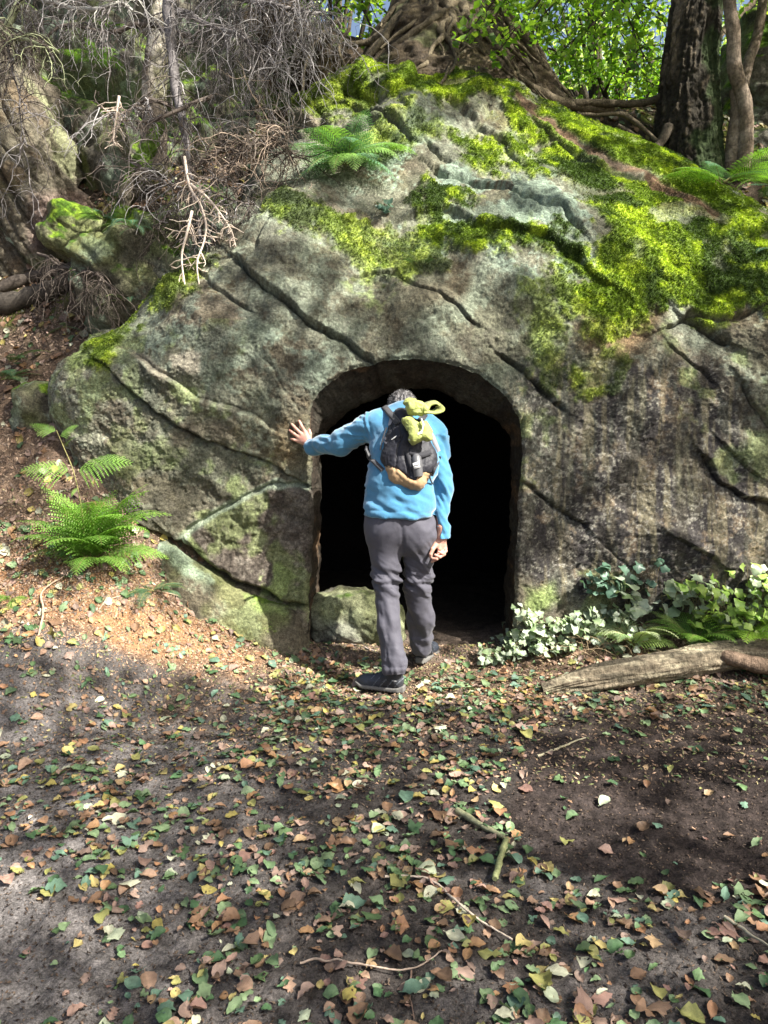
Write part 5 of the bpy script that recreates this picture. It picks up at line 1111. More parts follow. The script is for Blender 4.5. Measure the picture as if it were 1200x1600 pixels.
stick('black mossy rotting log end on the bank at the left edge', [(-40,500),(30,482),(90,462),(120,440)], .09, .06, (.045,.038,.03), 'branch', .06, 10)
# ------------------------------------------------------------------ the log
lg = empty('fallen_log', tuple(P(1030, 1050, 4.2)), 'weathered grey brown log lying across the leaves at the right edge', 'log')
lp = [P(848, 1080, 4.10), P(900, 1066, 4.10), P(980, 1050, 4.13), P(1060, 1036, 4.20), P(1130, 1025, 4.26), P(1200, 1022, 4.30), P(1300, 1018, 4.38), P(1420, 1010, 4.5)]
def bark_l(v, a):
    q = np.column_stack([v[:, 0] * 1.6, np.cos(a) * 1.3, np.sin(a) * 1.3]); return .012 * fbm(q * 2, 3, 891) + .006 * ridged(np.column_stack([v[:, 0] * 3, np.cos(a) * 5, np.sin(a) * 5]), 3, 892) + .003 * fbm(v * 50, 2, 893)
def col_l(v, h_):
    c = blend(np.tile([.20, .165, .115], (len(v), 1)), [.10, .085, .06], sstep(.0, .4, fbm(v * np.array([3, 14, 14]), 4, 894))); c = blend(c, [.30, .26, .18], sstep(.1, .5, fbm(v * np.array([5, 25, 25]), 4, 895)))
    return c * (1 + .3 * fbm(v * np.array([20, 90, 90]), 3, 896))[:, None] * .9
me = trunk_mesh(lp, [.045, .062, .075, .080, .086, .092, .095, .10], 110, 260, bark_l, col_l, 5, 'log'); child('log', me, lg)
mb_ = MB(); p = bend([P(1120, 1022, 4.22), P(1150, 1030, 4.17), P(1190, 1040, 4.16), P(1260, 1050, 4.16)], 40); mb_.tube(p, np.linspace(.03, .062, 40) * (1 + .18 * fbm(p * 12, 3, 3)), (.17, .12, .085), k=16); child('branch_stub', mb_.mesh('branch_stub', M_bark), lg)
mb_ = MB(); p = bend([P(880, 1058, 4.17), P(905, 1053, 4.2), P(935, 1047, 4.22)], 20); mb_.tube(p, .018, (.13, .10, .075), k=8); child('side_branch', mb_.mesh('side_branch', M_bark), lg)

# ------------------------------------------------------------------ moss fronds on the big rock
def tufts(V, F, M, C, n, seed, ln=.013, Nv=None):
    r = np.random.default_rng(seed); a, b, c = V[F[:, 0]], V[F[:, 1]], V[F[:, 2]]; ar = np.linalg.norm(np.cross(b - a, c - a), axis=1); mm = M[F].mean(1)
    front = (a[:, 0] > -2.6) & (a[:, 0] < 3.4) & (a[:, 1] < 6.9); wgt = ar * np.clip(mm - .25, 0, 1) * front; k = r.choice(len(F), n, p=wgt / wgt.sum())
    u = r.random((n, 1)); w_ = r.random((n, 1)); p = V[F[k, 0]] * (1 - u) * (1 - w_) + V[F[k, 1]] * u * (1 - w_) + V[F[k, 2]] * u * w_ + V[F[k, 3]] * (1 - u) * w_
    nn_ = Nv[F[k, 0]]; cc = C[F[k, 0]]; mb_ = MB()
    for q in range(3):
        d_ = unit(nn_ + r.normal(size=(n, 3)) * .55 + [0, 0, .15]); s = unit(np.cross(d_, r.normal(size=(n, 3)))); L = (ln * r.uniform(.5, 1.5, n))[:, None]; dr = np.array([0, 0, -1.0]) * L * .35
        v = np.stack([p - s * L * .16, p + s * L * .16, p + d_ * L * .6 + s * L * .12, p + d_ * L + dr], 1).reshape(-1, 3); i = np.arange(n)[:, None] * 4
        mb_.add(v, np.vstack([i + [0, 1, 2], i + [0, 2, 3]]), np.repeat(np.clip(cc * r.uniform(.7, 1.5, (n, 1)), 0, .7), 4, 0))
    return mb_
link('moss', tufts(ROCK_V, ROCK_F, ROCK_M, ROCK_C, 110000, 51, Nv=ROCK_N).mesh('moss', M_moss, False), kind='stuff')

# ------------------------------------------------------------------ ferns
bpy.context.view_layer.update()
HITO = [(o, o.matrix_world.inverted(), o.matrix_world.copy()) for o in scene.objects if o.type == 'MESH' and o.name.split('.')[0] in ('ground', 'rock_face', 'boulder', 'stone', 'cliff_face', 'ribbed_stone', 'soil')]
def hit(u, v):
    d_ = Vector(P(u, v, 10.0) - CAM).normalized(); best = None
    for o, im, mw in HITO:
        ok, loc, nr, _ = o.ray_cast(im @ Vector(CAM), im.to_3x3() @ d_)
        if ok:
            wl = mw @ loc; ds = (wl - Vector(CAM)).length
            if best is None or ds < best[0]: best = (ds, np.array(wl))
    return best[1] if best is not None else P(u, v, 5)
def frond_template(npn, npl, width, prof, seed):
    """flat frond of unit length along +x: midrib, pinnae on both sides, toothed pinnules on each"""
    r = np.random.default_rng(seed); vs, fs, n0 = [], [], 0
    for k in range(npn):
        t = .12 + .88 * k / npn; L = width * np.interp(t, *prof) * r.uniform(.9, 1.1)
        for sgn in (-1, 1):
            an = math.radians(62 - 22 * t) ; d_ = np.array([math.cos(an), sgn * math.sin(an)]); nrm_ = np.array([-d_[1], d_[0]]); o = np.array([t + .008 * sgn, 0]); m = max(3, int(npl * L / width) + 2)
            q = (np.arange(m) + .5) / m; pl = np.minimum(L * .13, .024) * (1 - q) ** .6 + .003; wv = L / m * .36
            for s2 in (-1, 1):
                b0 = o + d_ * (q * L)[:, None]; tipp = b0 + nrm_ * (s2 * pl)[:, None] + d_ * (pl * .45)[:, None]
                v = np.stack([b0 - d_ * wv, b0 + d_ * wv, tipp + d_ * wv * .15, tipp - d_ * wv * .9 ], 1).reshape(-1, 2); vs.append(v); i = np.arange(m)[:, None] * 4 + n0; fs.append(i + [0, 1, 2, 3]); n0 += 4 * m
    v = np.vstack(vs); return np.column_stack([v, np.zeros(len(v))]), np.vstack(fs)
FT = [frond_template(17, 12, .36, ([0, .12, .3, .6, 1], [.5, .95, 1, .62, .05]), 1), frond_template(19, 9, .20, ([0, .12, .35, .65, 1], [.4, .8, 1, .7, .05]), 2), frond_template(13, 12, .46, ([0, .12, .3, .6, 1], [.6, 1, .9, .55, .05]), 3)]
def frond_geo(tm, base_, az, el, L, curl, roll, colr, r):
    v, f = FT[tm]; d_ = np.array([math.cos(az), math.sin(az), 0]); s = np.array([-math.sin(az), math.cos(az), 0]); z = np.array([0, 0, 1.])
    n = 40; th = el - curl * np.linspace(0, 1, n) ** 1.2; sx_ = np.concatenate([[0], np.cumsum(np.cos(th[:-1]))]) / n; sz_ = np.concatenate([[0], np.cumsum(np.sin(th[:-1]))]) / n
    t = np.clip(v[:, 0], 0, 1); X_ = np.interp(t, np.linspace(0, 1, n), sx_) + (v[:, 0] - t); Z_ = np.interp(t, np.linspace(0, 1, n), sz_); T = np.interp(t, np.linspace(0, 1, n), th)
    y = v[:, 1]; w_ = np.abs(y); nz = np.column_stack([-np.sin(T), np.zeros(len(T)), np.cos(T)])
    side = np.array([0, math.cos(roll), math.sin(roll)]); l3 = np.column_stack([X_, np.zeros(len(t)), Z_]) + y[:, None] * side - nz * (w_ ** 2 * .9)[:, None] + nz * (.006 * fbm(v * 30 + r.random() * 9, 2, 3))[:, None]
    p = base_ + L * (l3[:, :1] * d_ + l3[:, 1:2] * s + l3[:, 2:3] * z); sp_ = base_ + L * (sx_[:, None] * d_ + sz_[:, None] * z)
    c = np.asarray(colr) * (1 + .25 * fbm(p * 12, 2, 5))[:, None] * np.interp(t, [0, 1], [.85, 1.15])[:, None]
    return p, f, c, sp_
def fern(label, base_, fronds, cols, seed, group=None, stemc=(.16, .15, .05), name='fern', stemh=0):
    r = np.random.default_rng(seed); t = empty(name, tuple(base_), label, 'fern', group)
    for (tm, az, el, L, curl, roll) in fronds:
        colr = np.asarray(cols[int(r.integers(len(cols)))]) * r.uniform(.85, 1.15); b = base_ + np.array([r.normal() * .02, r.normal() * .02, stemh]); p, f, c, sp_ = frond_geo(tm, b, az, el, L, curl, roll, colr, r)
        mb_ = MB(); mb_.add(p, f, np.clip(c, 0, .8)); fo = child('frond', mb_.mesh('frond', M_fern, False), t)
        mb_ = MB(); mb_.tube(sp_[::2], np.linspace(.0028, .0008, len(sp_[::2])), stemc, k=4, cap=False); child('stalk', mb_.mesh('stalk', M_twig), fo)
    return t
r4 = np.random.default_rng(4)
BR = [(.14, .27, .04), (.18, .33, .06), (.11, .22, .035)]; DK = [(.07, .15, .08), (.09, .19, .11), (.06, .13, .05)]; LT = [(.34, .48, .14), (.30, .44, .20), (.42, .50, .28)]
b0 = hit(150, 880)
fern('large bright green bracken fern on the left bank against the big rock', b0 + [0, -.02, 0], [(0, .1, 1.3, .62, 1.7, .1), (0, -.5, 1.25, .58, 1.8, -.1), (0, -1.1, 1.15, .52, 1.7, 0), (0, -1.9, 1.1, .50, 1.6, .1), (0, -2.6, 1.1, .52, 1.6, 0), (0, 3.0, 1.15, .58, 1.5, .1), (0, 2.6, 1.4, .50, 1.1, 0), (0, .5, 1.4, .55, 1.7, 0), (0, -.2, .8, .48, 1.5, .2), (0, -1.5, .7, .42, 1.5, 0), (1, -.8, .6, .46, 1.4, 0), (0, -2.2, 1.4, .52, 1.9, 0), (0, -.9, 1.5, .60, 1.9, 0), (0, -2.9, .7, .44, 1.3, 0), (0, .2, .6, .46, 1.3, .3), (0, -1.3, 1.45, .66, 1.5, .2), (0, .3, 1.5, .62, 1.2, 0), (0, -.4, 1.45, .68, 1.4, .1), (0, 2.9, 1.5, .60, 1.2, 0), (0, -2.0, 1.5, .58, 1.3, 0), (0, 1.2, 1.5, .55, 1.2, 0)], BR, 11)
st0 = hit(133, 880); top_ = P(88, 672, 4.28); node = P(115, 738, 4.26)
t = empty('bracken_frond', tuple(st0), 'single tall bracken stem rising above the fern on the left bank', 'fern')
mb_ = MB(); mb_.tube(bend([st0, P(128, 800, 4.27), node, P(100, 700, 4.27), top_], 30), np.linspace(.005, .002, 30), (.22, .20, .08), k=5); child('stalk', mb_.mesh('stalk', M_twig), t)
for (b_, tm, az, el, L, curl, roll) in ((node, 2, .05, .45, .36, .7, .7), (node, 2, math.pi + .1, .3, .31, .6, -.7), (P(92, 684, 4.27), 2, .5, .9, .14, .8, .5), (P(90, 676, 4.27), 2, math.pi - .1, .5, .18, .5, -.5), (P(100, 700, 4.27), 1, .2, 1.1, .12, 1.0, 0), (P(121, 762, 4.26), 1, -1.6, -.2, .10, .6, 0)):
    p, f, c, _ = frond_geo(tm, b_, az, el, L, curl, roll, BR[1], r4); mb_ = MB(); mb_.add(p, f, np.clip(c, 0, .8)); child('frond', mb_.mesh('frond', M_fern, False), t)
def ring(n, el, L, curl, r, tms=(1,), a0=0, a1=6.283): return [(int(r.choice(tms)), a0 + (a1 - a0) * (k + r.uniform(-.3, .3)) / n, el + r.normal() * .15, L * r.uniform(.75, 1.15), curl + r.normal() * .2, r.normal() * .15) for k in range(n)]
fern('blue green fern growing on the ledge of the big rock above the doorway', hit(540, 275) + [0, .02, .08], ring(16, .8, .52, 1.5, r4, (0,)) + ring(7, .2, .48, 1.2, r4, (0, 1), -2.9, -.2), [(.13, .25, .13), (.16, .28, .12), (.17, .30, .07), (.11, .22, .13)], 12)
fern('small sparse fern on the mossy ledge right above the middle of the doorway', hit(655, 415) + [0, .02, .01], ring(5, .6, .14, 1.2, r4), DK, 13)
fern('pale sunlit fern in the middle of the greenery right of the doorway', hit(985, 1010) + [0, -.02, .02], ring(12, .85, .34, 1.5, r4, (0, 1)), LT, 14)
fern('bright yellow green fern at the right edge behind the log', hit(1165, 1008) + [0, -.05, .02], ring(12, .95, .42, 1.4, r4, (0, 1)), [(.30, .50, .06), (.36, .55, .08)], 15)
fern('low fern in the greenery just left of the right edge behind the log', hit(1080, 1010) + [0, -.03, .02], ring(11, .9, .36, 1.5, r4, (0,)), LT + BR, 16)
fern('fern at the foot of the dark rough tree on the bank at upper right', hit(1120, 305) + [0, -.1, .05], ring(9, .7, .45, 1.2, r4, (0, 1)), BR + DK, 17)
fern('fern hanging at the right edge over the shoulder of the mossy rock', P(1205, 290, 6.1), ring(9, .5, .42, 1.2, r4, (0, 1)), DK + BR, 18)
fern('small bluish fern at the right edge where the moss ends', P(1208, 400, 5.1), ring(8, .5, .28, 1.2, r4, (1,)), DK, 19)
fern('dark fern at the far left edge beside the round boulder', hit(10, 600) + [0, 0, .03], ring(7, .5, .34, 1.0, r4, (1,), -1.2, 1.2), DK, 20)
fern('dark fern at the left edge a little above the round boulder', hit(20, 570) + [0, 0, .02], ring(5, .4, .3, .9, r4, (1,), -1, 1), DK, 21)
fern('small fern drooping from the top of the dark cracked block', hit(215, 365) + [0, -.05, .03], ring(7, .3, .26, 1.4, r4, (1,), -3, 0), DK, 22)
fern('small fern on the dark slope left of the cracked block', P(165, 345, 5.8), ring(6, .3, .28, 1.1, r4, (1,), -3, 0), DK, 23)
fern('fern high on the dark cliff at upper left', P(150, 95, 6.9), ring(8, .6, .36, 1.1, r4, (0, 1)), BR, 24)
fern('tiny fern on the left corner of the big rock', hit(105, 515) + [0, 0, .01], ring(5, .3, .2, 1.1, r4, (1,)), DK, 25)
fern('small dark fern at the foot of the rock slab right of the large fern', hit(238, 925) + [0, -.03, .01], ring(9, .5, .24, 1.2, r4, (1,)), DK, 26)
fern('low tuft of green fern at the left edge of the sunlit litter', hit(12, 940) + [0, 0, .01], ring(9, .5, .20, 1.2, r4, (1, 0)), BR, 27)
fern('dark fern under the hanging dead twigs at left', P(195, 470, 5.45), ring(6, .3, .26, 1.2, r4, (1,)), DK, 28)

# ------------------------------------------------------------------ ivy and bramble by the doorway
def lobed(k, r):
    n = 26; a = np.linspace(0, 2 * math.pi, n, endpoint=False); lob = 1 + (.16 if k == 0 else .08) * np.cos(5 * a) + .025 * r.normal(size=n); rr_ = lob * (.5 - .12 * (np.cos(a) < -.9)); v = np.column_stack([rr_ * np.cos(a) + .4, rr_ * np.sin(a) * 1.0, .10 * np.cos(2 * a) - .12 * np.abs(np.sin(a))])
    v = np.vstack([v, [[.4, 0, .02]]]); return v, np.stack([np.arange(n), (np.arange(n) + 1) % n, np.full(n, n)], 1)
LB = [lobed(k % 2, np.random.default_rng(k)) for k in range(6)]
def creeper(label, spots, n, size, cols, h_, seed, name='ivy', cat='ivy'):
    """spots: (u, v, spread px); stems rise from the ground and each carries leaves"""
    r = np.random.default_rng(seed); lm, sm = MB(), MB(); base_ = hit(spots[0][0], spots[0][1])
    for (u, v, sp_, m) in spots:
        for k in range(m):
            g = hit(u + r.normal() * sp_, v + r.normal() * sp_ * .25); g[1] -= .02; top = g + np.array([r.normal() * .07, -abs(r.normal()) * .06, h_ * r.uniform(.3, 1.2)]); md = (g + top) / 2 + r.normal(size=3) * .02
            st_ = bend([g, md, top], 8); sm.tube(st_, [.0018] * 8, (.16, .13, .07), k=3, cap=False)
            for q in range(n):
                a = st_[int(r.integers(2, 8))]; out = unit(np.array([r.normal(), r.normal() - .5, r.normal() * .4 + .2])); lpz = a + out * r.uniform(.01, .05); sm.tube([a, lpz], [.0012, .001], (.2, .2, .1), k=3, cap=False)
                nv_ = unit(np.array([.35, -.55, .8]) + r.normal(size=3) * .38); ax_ = unit(out - nv_ * (out @ nv_)); bx = np.cross(nv_, ax_); s_ = size * r.uniform(.55, 1.3); vv, ff = LB[int(r.integers(6))]
                lm.add((vv * s_) @ np.stack([ax_, bx, nv_], 0) + lpz, ff, np.clip(np.asarray(cols[int(r.integers(len(cols)))]) * r.uniform(.75, 1.2), 0, .7))
    t = empty(name, tuple(base_), label, cat); child('foliage', lm.mesh('foliage', M_ivy), t); child('stem', sm.mesh('stem', M_twig), t)
GLARE = [(.31, .38, .24), (.25, .34, .17), (.36, .42, .31)]; GR2 = [(.16, .30, .05), (.22, .38, .06), (.12, .24, .05)]; SH = [(.08, .15, .10), (.10, .18, .12)]  # sun glare painted into the pale leaf set, shade into the dark one
creeper('low pale ivy spreading from the right foot of the doorway', [(790,1022,14,12), (830,1005,18,12), (800,1000,15,8), (865,1012,16,8)], 7, .038, GLARE, .06, 61)
creeper('pale ivy clump against the rock in the middle of the greenery right of the doorway', [(850,985,16,8), (900,985,20,10), (940,975,18,9), (960,1000,25,8)], 5, .055, GLARE, .11, 62)
creeper('big leaved bramble with broad pale leaves standing against the right hand rock', [(960,960,20,7), (1010,955,25,8), (1060,950,20,7)], 3, .085, GLARE, .22, 63, 'bramble', 'bramble')
creeper('dark shaded bramble shoots on the rock behind the pale leaves', [(970,930,20,6), (930,935,15,4)], 5, .060, SH, .22, 64, 'bramble', 'bramble')
creeper('bright green bramble bush at the right edge behind the log', [(1110,985,25,12), (1160,985,30,14), (1200,980,20,10), (1140,1000,40,10)], 4, .062, [(.34,.50,.10),(.28,.46,.08),(.44,.52,.32),(.40,.55,.12)], .36, 65, 'bramble', 'bramble')  # leaf greens lightened to paint in the sun missing here
creeper('single pale leaf shoot in front of the right door jamb', [(790,985,3,2)], 2, .07, GLARE, .08, 66)
sm = MB(); r = np.random.default_rng(9)
for k in range(70):
    g = hit(r.uniform(890, 990), r.uniform(985, 1030)); e = g + [r.normal() * .12, r.normal() * .06 - .03, r.uniform(.01, .14)]; sm.tube(bend([g, (g + e) / 2 + [0, 0, .03], e], 6), [.0022, .0018, .0016, .0014, .0012, .001], np.array([.40, .30, .18]) * r.uniform(.7, 1.2), k=3, cap=False)
o = empty('dry_stalks', tuple(hit(940, 1010)), 'tangle of dry straw coloured stalks between the ivy and the log', 'dead plant'); child('stalk', sm.mesh('stalk', M_twig), o)['kind'] = 'stuff'
creeper('tiny dark leaved seedling plant on the ledge under the upper fern', [(600,335,12,4)], 4, .04, SH, .04, 67, 'seedling', 'seedling')

# ------------------------------------------------------------------ dead hanging branches, upper left
def wig(a, d_, L, n, r, drop, wob):
    p = [np.array(a, float)]; d_ = unit(d_)
    for k in range(n - 1):
        d_ = unit(d_ + r.normal(size=3) * wob * [1, .7, .8] + [0, 0, -drop]); p.append(p[-1] + d_ * L / n)
    return np.array(p)
def dead_branch(label, stem_px, rad, ntw, L, seed, cols, name='dead_branch', drop=.25, sub_n=4, sd_=1.0, wob=.32):
    r = np.random.default_rng(seed); st_ = bend([P(*q) for q in stem_px], 40); st_ = st_ + .015 * np.column_stack([fbm(st_ * 5, 2, seed + q) for q in range(3)])
    t = empty(name, tuple(st_[0]), label, 'dead branch'); mb_ = MB(); mb_.tube(st_, np.linspace(rad[0], rad[1], 40) * (1 + .15 * fbm(st_ * 12, 2, 3)), cols[0], k=8); child('stem', mb_.mesh('stem', M_twig), t)
    tw = MB(); fine = MB()
    for k in range(ntw):
        a = st_[int(r.integers(3, 40))]; d_ = np.array([r.normal(), -abs(r.normal()) * .5, r.normal() * .5]) * sd_; l_ = L * r.uniform(.35, 1.2); p = wig(a, d_, l_, 11, r, drop, wob); c = np.asarray(cols[int(r.integers(len(cols)))]) * r.uniform(.7, 1.25)
        tw.tube(p, np.linspace(.0045, .0016, 11) * min(1, l_ / .5 + .3), c, k=4, cap=False)
        for q in range(sub_n):
            i = int(r.integers(2, 10)); pp_ = wig(p[i], r.normal(size=3), l_ * r.uniform(.2, .5), 7, r, drop * .9, wob * 1.1); fine.tube(pp_, np.linspace(.0021, .001, 7), c * r.uniform(.8, 1.2), k=3, cap=False)
            if r.random() < .6: pq = wig(pp_[3], r.normal(size=3), l_ * .18, 5, r, drop * .6, wob); fine.tube(pq, np.linspace(.0018, .001, 5), c, k=3, cap=False)
    x_ = child('branchlets', tw.mesh('branchlets', M_twig), t); x_['kind'] = 'stuff'; x_ = child('twigs', fine.mesh('twigs', M_twig), t); x_['kind'] = 'stuff'; return t
GY = [(.17, .155, .15), (.24, .22, .215), (.11, .095, .085), (.33, .31, .30)]; BN = [(.10, .08, .065), (.15, .125, .10), (.07, .055, .045)]
dead_branch('main dead stem hanging down through the middle of the twig tangle', [(262,-60,6.0),(266,60,5.8),(272,130,5.7),(285,190,5.6),(295,250,5.5),(306,340,5.45),(312,380,5.4)], (.045, .012), 65, .75, 71, GY + BN)
dead_branch('dense curtain of grey twigs hanging from the top left of centre', [(300,-40,6.2),(350,-10,6.0),(410,5,5.9),(470,20,6.0),(500,20,6.1)], (.03, .012), 95, 1.0, 72, GY, drop=.34, wob=.5)
dead_branch('grey twig curtain hanging right beside the main dead stem', [(280,20,5.9),(330,40,5.8),(380,60,5.7),(430,100,5.7)], (.025, .008), 70, .9, 73, GY, drop=.34, wob=.5)
dead_branch('bleached arching branch with drooping twigs at the very top left', [(-30,-20,6.0),(40,-10,5.8),(120,14,5.7),(150,16,5.6),(185,5,5.6),(210,18,5.6)], (.02, .010), 55, .6, 74, [(.36,.35,.31)] + GY)
dead_branch('lichen spotted branch crossing the top left corner', [(70,-60,5.8),(20,25,5.7),(8,50,5.7),(45,62,5.6),(90,82,5.5)], (.03, .007), 45, .6, 75, [(.26,.28,.16)] + BN)
dead_branch('brown branch slanting left through the tangle', [(300,60,6.2),(230,40,6.1),(150,50,6.0),(100,40,5.9),(50,85,5.8)], (.022, .008), 60, .7, 76, BN + GY)
dead_branch('dark forked limb crossing in front of the pale trunk', [(330,150,5.6),(295,165,5.5),(255,180,5.4),(228,192,5.4)], (.016, .010), 22, .35, 77, BN)
dead_branch('crooked limb reaching left across the dark hollow', [(270,165,5.7),(230,155,5.6),(205,172,5.6),(180,180,5.5),(150,165,5.5)], (.014, .005), 34, .5, 78, BN + GY)
dead_branch('tangle of brown dead twigs on the ledge above the left of the big rock', [(300,270,5.4),(350,235,5.4),(400,225,5.4),(440,228,5.45),(455,245,5.4)], (.016, .007), 90, .55, 79, BN + [(.26,.2,.15)], drop=.10, wob=.4)
dead_branch('thin brown twigs sprawling over the left shoulder of the rock', [(200,250,5.6),(260,285,5.4),(330,300,5.3),(400,320,5.2)], (.012, .006), 85, .5, 80, BN + GY, drop=.16, wob=.4)
dead_branch('bent dead branch curving over the dark cracked block', [(275,325,5.5),(262,340,5.4),(255,352,5.4),(240,358,5.4)], (.012, .007), 14, .3, 81, BN)
dead_branch('hanging dead twigs at the far left edge in front of the grooved outcrop', [(10,40,5.8),(18,100,5.7),(30,160,5.6),(42,230,5.6)], (.010, .004), 42, .6, 82, GY + BN)
dead_branch('thin dead roots and twigs hanging over the bank at left', [(60,395,5.9),(110,420,5.6),(150,430,5.4),(175,450,5.3)], (.012, .006), 60, .45, 83, BN, drop=.35)
dead_branch('sparse dead twigs hanging beside the soil bank left of the root mound', [(470,-30,6.6),(495,20,6.5),(500,60,6.5)], (.012, .005), 40, .5, 86, GY, drop=.4)
# bleached spruce-like tip, herringbone side twigs
def herring(label, main, seed, cols=((.62,.52,.42),(.52,.42,.33))):
    r = np.random.default_rng(seed); st_ = bend([P(*q) for q in main], 40); t = empty('dead_branch', tuple(st_[0]), label, 'dead branch'); mb_ = MB(); mb_.tube(st_, np.linspace(.011, .003, 40), cols[0], k=6); child('stem', mb_.mesh('stem', M_twig), t); fine = MB(); tn_ = unit(np.gradient(st_, axis=0))
    for k in range(3, 39):
        for s in (-1, 1):
            if r.random() < .5: continue
            d_ = unit(tn_[k] * .55 + s * unit(np.cross(tn_[k], [0, 1, 0])) + r.normal(size=3) * .38); l_ = r.uniform(.04, .19) * (1.15 - k / 60); p = wig(st_[k], d_, l_, 6, r, .05, .26); fine.tube(p, np.linspace(.0042, .0022, 6), np.asarray(cols[int(r.integers(2))]) * r.uniform(.8, 1.15), k=4)
            if r.random() < .6: fine.tube(wig(p[3], d_ + r.normal(size=3) * .5, l_ * .5, 4, r, .05, .1), np.linspace(.003, .002, 4), cols[1], k=3)
    child('twigs', fine.mesh('twigs', M_twig), t)
herring('bleached pale dead branch tip hanging in front of the rock, longest of the pale tips', [(288,245,5.15),(296,290,5.1),(312,318,5.05),(322,350,5.0),(318,380,4.98),(308,410,4.95),(312,450,4.95),(320,488,4.95)], 91)
herring('bleached pale dead branch tip hanging left of the longest pale tip', [(300,330,5.05),(292,365,5.0),(284,400,4.97),(288,440,4.95),(296,478,4.95)], 92)
herring('bleached pale dead branch tip slanting to the right above the rock shoulder', [(298,288,5.1),(325,310,5.05),(345,335,5.0),(362,362,5.0),(368,385,5.0)], 93)
herring('bleached pale dead twig hanging high at left in the tangle', [(186,150,5.4),(182,180,5.4),(178,210,5.4),(178,228,5.4)], 94)
# pale trunk behind the tangle and the mossy stem
wt = empty('pale_tree', tuple(P(238, 250, 6.7)), 'pale blotchy trunk standing behind the tangle of dead twigs', 'tree')
child('trunk', trunk_mesh([P(240, 275, 6.7), P(240, 220, 6.7), P(242, 120, 6.7), P(250, 40, 6.7), P(262, -80, 6.7), P(280, -350, 6.8)], [.12, .105, .10, .095, .09, .07], 48, 200, lambda v, a: .014 * fbm(v * 9, 4, 99), lambda v, h_: blend(blend(np.tile([.17, .14, .11], (len(v), 1)), [.55, .50, .40], sstep(-.15, .25, fbm(v * np.array([8, 8, 5]), 4, 98))), [.10, .10, .05], sstep(.2, .45, fbm(v * 6, 3, 97)) * .8), 7), wt)
wm = MB(); lw = MB()
for k in range(3): spray(wm, lw, P(275, -330, 6.8), (math.cos(k * 2), math.sin(k * 2), .3), 1.0, 150, .07, GREENS, 940 + k)
child('crown', wm.mesh('crown', M_leaf, False), wt); child('limb', lw.mesh('limb', M_bark), wt)
ms = empty('mossy_tree', tuple(P(180, 400, 5.9)), 'moss covered slanting tree trunk running down to the dark cracked block', 'tree')
child('wood', trunk_mesh([P(250, 190, 6.3), P(222, 255, 6.1), P(205, 290, 5.95), P(185, 340, 5.85), P(168, 385, 5.75)], [.05, .065, .07, .065, .06], 40, 140, lambda v, a: .02 * fbm(v * 12, 4, 96), lambda v, h_: blend(np.tile([.10, .17, .02], (len(v), 1)), [.07, .06, .04], sstep(0, .3, fbm(v * 6, 3, 95))) * (1 + .4 * fbm(v * 50, 2, 94))[:, None], 8, 'trunk', mat=M_moss), ms)

